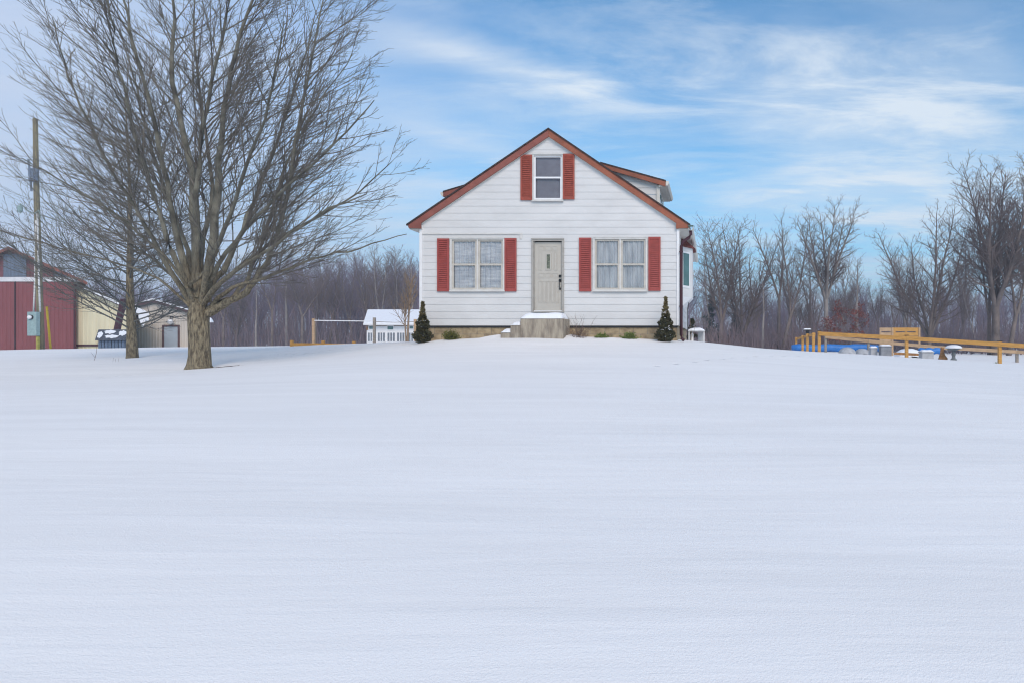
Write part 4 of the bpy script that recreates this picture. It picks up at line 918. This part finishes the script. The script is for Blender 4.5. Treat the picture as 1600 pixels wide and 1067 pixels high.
# utility pole
Yp = 38; px_ = lambda px: xa(px, Yp); pz = lambda py: za(py, Yp); zb = gz(px_(62), Yp)-.2
pole = thing('utility_pole', 'tall wooden utility pole with white conduits and a grey meter box', 'pole', (px_(61), Yp, zb))
mb = MB(); mb.tube([(px_(64.5), Yp, zb), (px_(61), Yp, pz(440)), (px_(57), Yp, pz(300)), (px_(55), Yp, pz(186))], [.17,.15,.13,.11], 14); mb.build('shaft', M['polewood'], pole, smooth=True)
mb = MB()
mb.tube([(px_(56), Yp-.12, pz(488)), (px_(57.3), Yp-.1, pz(445)), (px_(58), Yp-.1, pz(400)), (px_(59), Yp-.1, pz(345))], .045, 8); mb.build('conduit', M['conduit'], pole, smooth=True)
mb = MB(); mb.tube([(px_(66), Yp-.12, pz(488)), (px_(63.8), Yp-.1, pz(445)), (px_(62.6), Yp-.1, pz(400)), (px_(61), Yp-.1, pz(335))], .045, 8); mb.build('conduit', M['conduit'], pole, smooth=True)
mb = MB(); mb.box(px_(54), px_(68), Yp-.42, Yp-.18, pz(525), pz(488)); bxm = mb.build('meter_box', M['metergrey'], pole, bevel=.02)
mb = MB(); c = Vector((px_(60.3), Yp-.42, pz(496.5))); mb.tube([c, c+Vector((0,-.12,0)), c+Vector((0,-.15,0))], [.11,.11,.09], 18); mb.build('meter_dial', M['white'], bxm, smooth=True)
mb = MB(); mb.tube([c+Vector((0,.01,0)), c+Vector((0,-.05,0))], .14, 18); mb.build('dial_ring', M['black'], bxm)
mb = MB(); mb.bar((px_(66.5), Yp-.25, zb), (px_(66), Yp-.25, pz(526)), .13, .1); mb.build('mossy_support', M['yellowwood'], pole)
mb = MB()
for dx in (-.18, .02, .2): mb.lathe((px_(58)+dx, Yp-.22, pz(287)), [(.03,0),(.09,.08),(.05,.14),(.09,.22),(.05,.3),(.09,.38),(.09,.75),(.04,.85)], 10)
mb.box(px_(51), px_(65.5), Yp-.26, Yp-.14, pz(268), pz(265)); mb.tube([(px_(47), Yp-.1, pz(250)), (px_(50), Yp-.1, pz(275)), (px_(52), Yp-.1, pz(300))], .05, 8)
mb.build('insulator_cluster', mat('blue_grey_ceramic', (.16,.2,.27), .4, .2, 6), pole, smooth=False)
mb = MB(); mb.tube([(px_(57), Yp-.15, pz(335)), (px_(48), Yp-.2, pz(330)), (px_(38), Yp-.2, pz(320)), (px_(32), Yp-.2, pz(332))], .03, 6); mb.tube([(px_(58), Yp-.15, pz(335)), (px_(66), Yp-.2, pz(330)), (px_(69), Yp-.2, pz(342))], .03, 6); mb.lathe((px_(37), Yp-.2, pz(334)), [(.05,0),(.12,.1),(.12,.35),(.05,.45)], 10); mb.build('service_head', M['metergrey'], pole)
mb = MB(); a, b = at(79.5, 546, 39), at(73, 479.5, 39); mb.tube([a+Vector((0,0,-.15)), b], .055, 10); o = mb.build('guy_wire_guard', M['yellow'], loc=a, smooth=True); tag(o, 'bright yellow guard tube of the guy wire right of the pole', 'wire guard')

# ------------------------------------------------------------------ clothesline, boards, white outbuilding (left of the house)
Yc = 36; cxp = lambda px: xa(px, Yc); cz = lambda py: za(py, Yc)
cl = thing('clothesline_frame', 'tall post frame with a long white top bar left of the house', 'frame', (cxp(490), Yc, 1.0))
for px, top, m, w in ((490,498,'fencepale',.13),(585,496.5,'fencegrey',.13),(649,499,'fencepale',.14)):
    MB().box(cxp(px)-w/2, cxp(px)+w/2, Yc-w/2, Yc+w/2, gz(cxp(px), Yc)-.3, cz(top)).build('post', M[m], cl, bevel=.01)
MB().bar((cxp(491.5), Yc-.02, cz(501)), (cxp(568), Yc-.02, cz(502)), .05, .05).bar((cxp(568), Yc-.02, cz(502)), (cxp(583), Yc-.02, cz(502.3)), .05, .05).build('top_bar', M['white'], cl)
MB().tube([(cxp(586.5), Yc, cz(503)), (cxp(617), Yc, cz(504)), (cxp(647.5), Yc, cz(503))], .018, 6).build('line_wire', M['fencegrey'], cl)
def fence_run(name, lab, grp, posts, Yof, m_post, m_rail, rails, w=.13, cap=None, rail_h=.14):
    """posts = [(px, top_py, Y)...]; rails = list of drops below the post top"""
    P0 = at(*posts[0][:2], posts[0][2]); t = thing(name, lab, 'fence', (P0.x, P0.y, gz(P0.x, P0.y)), grp); tops = []
    for i, (px, top, Y_) in enumerate(posts):
        p = at(px, top, Y_); tops.append(p); b = gz(p.x, p.y)-.3
        o = MB().box(p.x-w/2, p.x+w/2, p.y-w/2, p.y+w/2, b, p.z).build('post', m_post, t, bevel=.01)
        if cap: MB().box(p.x-w/2-.01, p.x+w/2+.01, p.y-w/2-.01, p.y+w/2+.01, p.z+.001, p.z+.03).build('post_cap', cap, o)
    for a, b in zip(tops, tops[1:]):
        for k, dr in enumerate(rails):
            n = (b-a); n.z = 0; n.normalize(); sd = Vector((n.y, -n.x, 0)); sd = sd if sd.y < 0 else -sd
            off = sd*(w/2+.022) 
            MB().bar(a+off-Vector((0,0,dr)), b+off-Vector((0,0,dr)), .04, rail_h).build('rail', m_rail, t)
    return t
fence_run('board_fence', 'golden board fence just showing over the snow rise left of the house', 'golden board fences', [(456,531.5,30),(505,532,31),(553,533,32)], 0, M['fence'], M['fence'], [.2], .12)
# white outbuilding
Yo = 58; ox = lambda px: xa(px, Yo); oz = lambda py: za(py, Yo)
ob = thing('white_outbuilding', 'long white outbuilding with a snow covered roof and rows of windows left of the house', 'outbuilding', (ox(620), Yo, .8))
zw = oz(506)
wins = [(ox(a), ox(b), oz(d_), oz(c_)) for a, b, c_, d_ in ((577,585,509.5,514.5),(605.5,615,510,515.5),(640,646,510,514),(575,586,520,533.5),(590.5,602,520,533.5),(605.5,617.5,520,533.5),(620.5,632.5,520,533.5),(638.5,650,520,533.5))]
mb = MB(); mb.prism([(ox(573), Yo, .5), (ox(700), Yo, .5), (ox(700), Yo, zw), (ox(573), Yo, zw)], (-.4*7, 7, 0)); mb.build('wall', M['white'], ob)
for x0, x1, z0, z1 in wins:
    mb = MB(); ring(mb, x0-.05, x1+.05, z0-.05, z1+.05, .06, Yo-.05, Yo-.001)
    big = x1-x0 > .55 and z1-z0 > .5
    if big:
        for k in (1, 2): xx = x0+(x1-x0)*k/3; mb.box(xx-.03, xx+.03, Yo-.045, Yo-.001, z0, z1)
    w = mb.build('window', M['white'], ob); MB().box(x0, x1, Yo-.02, Yo-.003, z0, z1).build('pane', M['tealglass'] if not big else mat('grey_pane', (.16,.18,.21), .2, .3, 4, (3,1,1), spec=.6), w)
ra, rb, rc = at(574, 486.5, Yo+3.5), at(567.5, 506, Yo-.5), at(580, 500, Yo+7.5); LN = ox(700)-ox(568)
def roofpan(dz0, dz1, name, m, ins):
    mb = MB(); mb.prism([(rb.x+ins, rb.y+ins, rb.z+dz0), (ra.x+ins, ra.y, ra.z+dz0), (ra.x+ins, ra.y, ra.z+dz1), (rb.x+ins, rb.y+ins, rb.z+dz1)], (LN, 0, 0))
    mb.prism([(ra.x+ins, ra.y+.002, ra.z+dz0), (rc.x+ins, rc.y, rb.z+dz0), (rc.x+ins, rc.y, rb.z+dz1), (ra.x+ins, ra.y+.002, ra.z+dz1)], (LN, 0, 0)); mb.build(name, m, ob)
roofpan(0, -.12, 'roof', M['white'], 0); roofpan(.16, .004, 'roof_snow', M['snowcap'], .03)
MB().box(ox(573), ox(700), Yo-.03, Yo-.001, zw-.24, zw-.16).build('frieze', M['fencegrey'], ob)
MB().box(ox(573.5), ox(575), Yo-.1, Yo-.031, oz(516), zw-.26).build('wooden_bracket', M['rust'], ob)

# ------------------------------------------------------------------ pen on the right
fence_run('board_fence', 'golden board fence along the near side of the pen right of the house', 'golden board fences', [(1280,517.5,33),(1416.5,524.5,31.4),(1562,533.5,30),(1710,543,28.6)], 0, M['fence'], M['fence'], [.13], .15, M['black'], .2)
fence_run('board_fence', 'short golden fence side running back from the corner post', 'golden board fences', [(1271,520,36),(1261.5,521.5,40),(1254,524,44),(1244,527,49)], 0, M['fence'], M['fence'], [.1], .15, None, .16)
fence_run('board_fence', 'weathered pale board fence along the far side of the pen', 'golden board fences', [(1290,523.5,42),(1357,530,41),(1470,540,40),(1589,546.5,39),(1640,550,38)], 0, M['fencegrey'], M['fencepale'], [.12], .15, None, .2)
p = at(1262, 516.5, 40.3); mb = MB(); mb.box(p.x-.3, p.x+.25, p.y-.1, p.y+.1, p.z-.02, p.z+.05); mb.box(p.x-.12, p.x+.1, p.y-.08, p.y+.08, p.z-.22, p.z-.02); o = mb.build('rail_lamp', M['black'], loc=p, bevel=.02); tag(o, 'small black lamp with snow perched on the side fence', 'lamp')
snowpad(p.x-.28, p.x+.23, p.y-.09, p.y+.09, p.z+.052, .07, o, 4)
# wooden screen
Yg = 43; gxx = lambda px: xa(px, Yg); gzz = lambda py: za(py, Yg)
sc = thing('wooden_screen', 'pale wooden board screen with dark slots standing inside the pen', 'screen', (gxx(1405), Yg, .8))
def board_panel(x0, x1, ztop, zbot, slots, m, nm):
    mb = MB(); zc = [gzz(519.7), gzz(518)]
    mb.box(x0, x1, Yg, Yg+.05, zc[1], ztop); mb.box(x0, x1, Yg, Yg+.05, gzz(525), zc[0]); mb.box(x0, x1, Yg+.003, Yg+.05, zbot, gzz(525.4))
    xs_ = [x0] + [q for s_ in slots for q in s_] + [x1]
    for i in range(0, len(xs_), 2): mb.box(xs_[i], xs_[i+1], Yg+.002, Yg+.05, zc[0], zc[1])
    mb.build(nm, m, sc)
board_panel(gxx(1374.5), gxx(1393), gzz(512.3), gzz(540), [(gxx(1377), gxx(1391.5))], M['fencepale'], 'left_panel')
board_panel(gxx(1396), gxx(1435), gzz(512.2), gzz(528), [(gxx(1399.5), gxx(1414.5)), (gxx(1417), gxx(1431))], M['fence'], 'right_panel')
for px in (1394.4, 1436.5): MB().box(gxx(px)-.06, gxx(px)+.06, Yg-.04, Yg+.08, .4, gzz(512)).build('frame_post', M['fencepale'], sc)
# covered pool pieces
def roll(px0, px1, pyt, pyb, Y_, lab, nm='rolled_tarp'):
    a, b = at(px0, (pyt+pyb)/2, Y_), at(px1, (pyt+pyb)/2, Y_); rr = (pyb-pyt)/2*Y_/F; n = 14; pts = [a.lerp(b, i/n)+Vector((0,0,.03*math.sin(i*1.3))) for i in range(n+1)]
    mb = MB(); mb.tube(pts, [rr*.85]+[rr*(1+.05*math.sin(i*2.7)) for i in range(1, n)]+[rr*.85], 16); o = mb.build(nm, M['bluepool'], loc=a, smooth=True); tag(o, lab, 'tarp', 'blue rolled tarps in the pen')
roll(1237, 1374, 538, 549.5, 46, 'long bright blue rolled tarp behind the fence corner'); roll(1436, 1472, 543.5, 553, 37, 'short bright blue rolled tarp between the screen and the wooden stump')
def hump(px0, px1, pyt, pyb, Y_, lab, nm, m, seed, cat='cover'):
    a, b = at(px0, pyb, Y_), at(px1, pyb, Y_); h = (pyb-pyt)*Y_/F; cx_ = (a.x+b.x)/2; w = (b.x-a.x)/2; r = random.Random(seed); z0_ = min(a.z, gz(cx_, Y_))-.15; mb = MB(); V, Fs = [], []; n, k = 20, 10
    for j in range(k+1):
        for i in range(n+1):
            th = PI*i/n; v_ = -1+2*j/k; e = (1-abs(v_)**3)**.5 if abs(v_) < 1 else 0; V.append((cx_-math.cos(th)*w*(.6+.4*e), Y_+v_*.7, z0_+(a.z-z0_+h)*math.sin(th)**.6*(.35+.65*e)*(1+.03*r.uniform(-1,1))))
    for j in range(k):
        for i in range(n): q = j*(n+1)+i; Fs.append((q, q+1, q+n+2, q+n+1))
    mb.add(V, Fs); o = mb.build(nm, m, loc=(cx_, Y_, z0_), smooth=True); tag(o, lab, cat, 'snow covered shapes inside the pen')
hump(1311, 1336, 542.5, 551.5, 40, 'snowy grey covered mound nearest the corner of the pen', 'covered_mound', M['greytub'], 1)
hump(1336, 1358, 544.5, 552, 40.5, 'lower grey covered mound beside the far fence post', 'covered_mound', M['greytub'], 2)
def crate(px0, px1, pyt, pyb, Y_, lab, m, nm='storage_box', seed=1):
    a, b = at(px0, pyt, Y_), at(px1, pyt, Y_); zb = gz((a.x+b.x)/2, Y_)-.1; mb = MB(); mb.box(a.x+.03, b.x-.03, Y_, Y_+.6, zb, a.z-.06); mb.box(a.x, b.x, Y_-.03, Y_+.63, a.z-.06, a.z); o = mb.build(nm, m, loc=(a.x, Y_, zb), bevel=.02); tag(o, lab, 'box', 'snow covered boxes inside the pen'); snowpad(a.x+.02, b.x-.02, Y_, Y_+.6, a.z+.001, .08, o, seed)
crate(1360, 1372, 543, 551, 38.5, 'small pale box left of the wooden screen legs', M['greytub']); crate(1376, 1394, 540.5, 553, 38, 'grey storage box in front of the left panel of the wooden screen', mat('mid_grey_plastic', (.24,.25,.27), .6, .2, 4)); crate(1440, 1460, 549, 558, 34, 'pale snow dusted box below the short blue tarp', M['greytub'])
hump(1399, 1440, 544.5, 553, 37, 'long low arched cover below the wooden screen', 'arched_cover', M['snowcap'], 3)
mb = MB(); a, b = at(1397, 552, 35.5), at(1441, 554, 35.5); mb.bar(a, b, .06, .14); o = mb.build('timber', M['rust'], loc=a); tag(o, 'brown timber lying in the snow below the arched cover', 'timber')
# stump
p = at(1472.5, 561, 32.5); zb = gz(p.x, 32.5); mb = MB(); h = (561-541.5)*.0325
mb.lathe((p.x, 32.5, zb-.05), [(.24,0),(.22,.12),(.15,.26),(.10,.42),(.085,h),(.06,h+.05)], 12)
for i, v in enumerate(mb.v): k = 1+.18*math.sin(i*1.7); mb.v[i] = (p.x+(v[0]-p.x)*k, 32.5+(v[1]-32.5)*k, v[2])
o = mb.build('tree_stump', M['rust'], loc=(p.x, 32.5, zb)); tag(o, 'flared rust brown stump left of the bird bath', 'stump')
# bird bath
p = at(1490, 562, 32); zb = gz(p.x, 32)-.05; H = za(545, 32)-zb
bb = thing('bird_bath', 'grey stone bird bath heaped with snow behind the golden fence', 'bird bath', (p.x, 32, zb))
MB().lathe((p.x, 32, zb), [(.17,0),(.15,.10),(.09,.16),(.08,H*.45),(.12,H*.55),(.08,H*.65),(.10,H-.08)], 16).build('pedestal', M['stone'], bb, smooth=True)
MB().lathe((p.x, 32, zb+H-.08), [(.1,0),(.25,.04),(.40,.12),(.40,.15),(.3,.13)], 24).build('basin', M['stone'], bb, smooth=True)
MB().lathe((p.x, 32, zb+H+.03), [(.41,.0),(.40,.05),(.33,.11),(.2,.155),(.05,.17)], 24).build('snow_heap', M['snowcap'], bb, smooth=True)
p = at(1556, 563.5, 30.5); mb = MB(); r = random.Random(3)
for k in range(14): d = (UP+rvec(r)*.6).normalized()*.1; q = Vector((p.x+r.uniform(-.05,.05), p.y, gz(p.x, p.y))); s_ = d.cross(Vector((0,1,0))).normalized()*.02; mb.face([q-s_, q+s_, q+d])
o = mb.build('green_sprig', lg, loc=(p.x, p.y, gz(p.x, p.y))); tag(o, 'tiny green sprig in the snow left of a golden fence post', 'plant')

# ------------------------------------------------------------------ beside the right wall
Yt = 22.5; ax = lambda px: xa(px, Yt); az_ = lambda py: za(py, Yt)
tb = thing('garden_table', 'low white table under a snow cap beside the right wall', 'table', (ax(1088), Yt, 1.4))
mb = MB(); mb.box(ax(1075), ax(1101), Yt, Yt+.7, az_(518), az_(516.8)); mb.build('table_top', M['white'], tb)
for px in (1076.5, 1100):
    for dy in (.03, .64): MB().box(ax(px)-.014, ax(px)+.014, Yt+dy, Yt+dy+.03, 1.2, az_(518.1)).build('leg', M['white'], tb)
snowpad(ax(1074.5), ax(1101.5), Yt-.02, Yt+.72, az_(516.8)+.001, .10, tb, 8, taper=(.8,.8))
MB().box(ax(1090), ax(1099.5), Yt+.5, Yt+.53, 1.3, az_(518.3)).build('grey_panel', M['greytub'], tb)
mb = MB(); mb.lathe((ax(1079.8)+.03, Yt+.3, gz(ax(1080), Yt)-.05), [(.055,0),(.06,.02),(.06,.25),(.045,.3),(.02,.34)], 14); o = mb.build('gas_bottle', M['white'], loc=(ax(1080), Yt+.3, 1.45), smooth=True); tag(o, 'small white bottle standing under the snowy garden table', 'bottle')
p = at(1081, 431, 22.6); mb = MB(); mb.lathe((p.x, p.y, p.z-.18), [(.02,0),(.055,.03),(.06,.3),(.03,.36)], 10); o = mb.build('bird_feeder', M['rust'], loc=p); tag(o, 'brown wooden bird feeder hanging beside the bay window', 'bird feeder')
MB().tube([(p.x, p.y, p.z+.17), (p.x, p.y, p.z+.3), (XR+bo-.02, 22.0, p.z+.32)], .006, 5).build('hanger', M['black'], o)
x = xa(1082, 23.5); z = gz(x, 23.5); r = random.Random(4); v, f = leafmesh([((r.uniform(-1,1)*(1-u)*.2, r.uniform(-1,1)*(1-u)*.2, .1+u*.75), .08) for u in [r.random() for _ in range(40)]], 22, 1, .06, r); o = bpy.data.objects.new('potted_conifer', mesh_np('potted_conifer', v, f, [M['cedar']])); col.objects.link(o); o.location = (x, 23.5, z); tag(o, 'small dark conifer behind the snowy garden table', 'shrub')
mb = MB(); q = at(1074.5, 533, 21.2); zt = za(470, 21.2); mb.tube([(q.x, 21.2, 1.4), (q.x, 21.2, za(482, 21.2)), (q.x+.05, 21.2, zt), (q.x+.16, 21.2, zt+.10), (q.x+.26, 21.2, zt+.13)], .012, 6); o = mb.build('garden_hook', M['black'], loc=(q.x, 21.2, 1.5)); tag(o, 'thin curved dark garden hook beside the right wall', 'hook')
r = random.Random(13); a = Acc()
for px in (1079.5, 1083):
    q = at(px, 533, 21.8); p0 = Vector((q.x, 21.8, 1.45)); a.tube([p0, p0+Vector((.02,0,.35)), p0+Vector((-.02 if px < 1081 else .08,0,.85))], [.006,.005,.003], 4)
o = bpy.data.objects.new('garden_canes', mesh_np('garden_canes', [(v[0]-q.x, v[1]-21.8, v[2]-1.45) for v in a.v], a.f, [M['tanbark']])); col.objects.link(o); o.location = (q.x, 21.8, 1.45); tag(o, 'pair of thin tan canes in front of the snowy garden table', 'canes')

# ------------------------------------------------------------------ haze
USE_HAZE = True
if USE_HAZE:
    hm = bpy.data.materials.new('pale_haze'); hm.use_nodes = True; nt = hm.node_tree; nt.nodes.clear(); T = NT(nt)
    o_ = T.n('ShaderNodeOutputMaterial'); v_ = T.n('ShaderNodeVolumePrincipled'); v_.inputs['Color'].default_value = (.82,.86,1,1); v_.inputs['Density'].default_value = .0016; v_.inputs['Anisotropy'].default_value = 0
    T.l(v_.outputs[0], o_.inputs['Volume'])
    o = MB().box(-1450, 1450, -80, 1850, -5, 40).build('haze', hm); tag(o, 'thin pale winter haze over the fields', 'haze', kind='stuff')

# ------------------------------------------------------------------ sky, sun, camera
SUN_EL, SUN_AZ = 38, 155     # azimuth clockwise from +Y
w = bpy.data.worlds.new('World'); bpy.context.scene.world = w; w.use_nodes = True; nt = w.node_tree; nt.nodes.clear(); T = NT(nt)
out = T.n('ShaderNodeOutputWorld'); bg = T.n('ShaderNodeBackground'); T.l(bg.outputs[0], out.inputs[0]); bg.inputs[1].default_value = .13
sky = T.n('ShaderNodeTexSky'); sky.sky_type = 'NISHITA'; sky.sun_disc = False; sky.sun_elevation = R(SUN_EL); sky.sun_rotation = R(SUN_AZ); sky.air_density = 1.0; sky.dust_density = .6; sky.ozone_density = 1.5
tc = T.n('ShaderNodeTexCoord'); sp = T.n('ShaderNodeSeparateXYZ'); T.l(tc.outputs['Generated'], sp.inputs[0])
def mth(op, a, b=None, c=None):
    n = T.n('ShaderNodeMath', operation=op)
    for i, v in enumerate((a, b, c)):
        if v is None: continue
        if isinstance(v, (int, float)): n.inputs[i].default_value = v
        else: T.l(v, n.inputs[i])
    return n.outputs[0]
X_, Y_, Z_ = sp.outputs
zz = mth('ADD', mth('MAXIMUM', Z_, 0), .09)
u = mth('DIVIDE', X_, zz); v = mth('DIVIDE', Y_, zz)
cb = T.n('ShaderNodeCombineXYZ'); T.l(u, cb.inputs[0]); T.l(v, cb.inputs[1])
def cloud(scale, rot, sc, lo, hi, det=8, rough=.6, dist=.6, loc=(0,0,0)):
    mp = T.n('ShaderNodeMapping'); mp.inputs['Rotation'].default_value = (0,0,R(rot)); mp.inputs['Scale'].default_value = sc; mp.inputs['Location'].default_value = loc; T.l(cb.outputs[0], mp.inputs[0])
    n = T.n('ShaderNodeTexNoise'); n.inputs['Scale'].default_value = scale; n.inputs['Detail'].default_value = det; n.inputs['Roughness'].default_value = rough; n.inputs['Distortion'].default_value = dist; T.l(mp.outputs[0], n.inputs['Vector'])
    mr = T.n('ShaderNodeMapRange', interpolation_type='SMOOTHSTEP'); mr.inputs[1].default_value = lo; mr.inputs[2].default_value = hi; T.l(n.outputs[0], mr.inputs[0]); return mr.outputs[0]
def streak(px0, py0, px1, py1, wd):
    """a long cirrus band between two bearings of the sky dome"""
    def uv(px, py): d = Vector(((px-CX)/F, 1, (CY-py)/F)).normalized(); z = d.z+.09; return Vector((d.x/z, d.y/z))
    a, b = uv(px0, py0), uv(px1, py1); d = (b-a); L = d.length; d.normalize(); n = Vector((-d.y, d.x))
    s_ = mth('ADD', mth('MULTIPLY', u, d.x), mth('ADD', mth('MULTIPLY', v, d.y), -a.dot(d)))
    t_ = mth('ADD', mth('MULTIPLY', u, n.x), mth('ADD', mth('MULTIPLY', v, n.y), -a.dot(n)))
    wob = T.n('ShaderNodeTexNoise'); wob.inputs['Scale'].default_value = 1.3; wob.inputs['Detail'].default_value = 5; T.l(cb.outputs[0], wob.inputs['Vector'])
    t_ = mth('ADD', t_, mth('MULTIPLY', mth('ADD', wob.outputs[0], -.5), wd*1.6))
    g1 = mth('EXPONENT', mth('MULTIPLY', mth('POWER', mth('DIVIDE', t_, wd), 2), -1)); g2 = mth('EXPONENT', mth('MULTIPLY', mth('POWER', mth('ABSOLUTE', mth('DIVIDE', mth('ADD', s_, -L/2), L*.55)), 4), -1))
    return mth('MULTIPLY', g1, g2)
soft = cloud(.55, 20, (1,1.4,1), .36, .66, loc=(3.1,1.2,0))
fine = cloud(1.8, 14, (.6,1.5,1), .40, .66, 12, .66, .5, loc=(.7,4.4,0))
low = cloud(1.0, 0, (.4,1.5,1), .44, .58, 11, .66, 1.0, loc=(5,2,0))
st1 = streak(600, 55, 960, 150, .10); st2 = streak(640, 205, 800, 240, .10); st3 = streak(1190, 225, 1560, 170, .55); st4 = streak(1060, 285, 1500, 322, .30)
fib = cloud(3.5, 18, (.5,1.5,1), .25, .75, 10, .66, .4)
band = mth('MULTIPLY', mth('ADD', mth('MULTIPLY', st1, .75), mth('ADD', mth('MULTIPLY', st2, .5), mth('ADD', mth('MULTIPLY', st3, .45), mth('MULTIPLY', st4, .28)))), mth('ADD', mth('MULTIPLY', fib, .6), .45))
cl1 = mth('MINIMUM', mth('ADD', mth('ADD', mth('MULTIPLY', soft, .26), mth('MULTIPLY', mth('MULTIPLY', fine, mth('ADD', mth('MULTIPLY', soft, .6), .4)), .62)), band), 1)
hz_ = T.n('ShaderNodeMapRange', interpolation_type='SMOOTHSTEP'); hz_.inputs[1].default_value = .42; hz_.inputs[2].default_value = .02; T.l(Z_, hz_.inputs[0])
veil = mth('MULTIPLY', hz_.outputs[0], .62)
tint = T.n('ShaderNodeMix', data_type='RGBA', blend_type='MULTIPLY'); tint.inputs[0].default_value = 1; tint.inputs[7].default_value = (.42,1.12,1.42,1); T.l(sky.outputs[0], tint.inputs[6])
mx1 = T.n('ShaderNodeMix', data_type='RGBA'); T.l(veil, mx1.inputs[0]); T.l(tint.outputs[2], mx1.inputs[6]); mx1.inputs[7].default_value = (3.5,6.0,7.6,1)
# darker lavender low bank
mx2 = T.n('ShaderNodeMix', data_type='RGBA'); T.l(mth('MULTIPLY', mth('MULTIPLY', low, hz_.outputs[0]), .55), mx2.inputs[0]); T.l(mx1.outputs[2], mx2.inputs[6]); mx2.inputs[7].default_value = (4.3,5.6,7.3,1)
mx3 = T.n('ShaderNodeMix', data_type='RGBA'); T.l(mth('MULTIPLY', cl1, .85), mx3.inputs[0]); T.l(mx2.outputs[2], mx3.inputs[6]); mx3.inputs[7].default_value = (6.9,7.5,8.0,1)
# the sky turns pale and violet towards the left (west) horizon
lf = T.n('ShaderNodeMapRange', interpolation_type='SMOOTHSTEP'); lf.inputs[1].default_value = -.15; lf.inputs[2].default_value = -.75; T.l(X_, lf.inputs[0])
mx4 = T.n('ShaderNodeMix', data_type='RGBA'); T.l(mth('MULTIPLY', lf.outputs[0], .8), mx4.inputs[0]); T.l(mx3.outputs[2], mx4.inputs[6]); mx4.inputs[7].default_value = (5.0,5.7,7.2,1)
T.l(mx4.outputs[2], bg.inputs[0])
sl = bpy.data.lights.new('sun', 'SUN'); sl.energy = 2.55; sl.angle = R(32); sl.color = (1,.805,.66); so = bpy.data.objects.new('sun', sl); col.objects.link(so)
sd = Vector((math.sin(R(SUN_AZ))*math.cos(R(SUN_EL)), math.cos(R(SUN_AZ))*math.cos(R(SUN_EL)), math.sin(R(SUN_EL)))); so.rotation_euler = sd.to_track_quat('Z', 'Y').to_euler()
cam = bpy.data.cameras.new('camera'); co = bpy.data.objects.new('camera', cam); col.objects.link(co)
co.location = (0, 0, EYE); co.rotation_euler = (R(90), 0, 0); cam.sensor_width = 36; cam.lens = 36*F/1600; cam.shift_x = (800-CX)/1600; cam.shift_y = -(533.5-CY)/1600; cam.clip_end = 5000
S = bpy.context.scene; S.camera = co; S.render.engine = 'CYCLES'; S.view_settings.view_transform = 'Standard'; S.view_settings.look = 'None'; S.view_settings.exposure = -.02; S.view_settings.gamma = 1
S.cycles.use_denoising = True; S.cycles.denoiser = 'OPENIMAGEDENOISE'; S.cycles.denoising_input_passes = 'RGB_ALBEDO_NORMAL'; S.cycles.denoising_prefilter = 'ACCURATE'; S.cycles.filter_width = 1.15; S.cycles.max_bounces = 4; S.cycles.transparent_max_bounces = 16; S.cycles.volume_bounces = 0
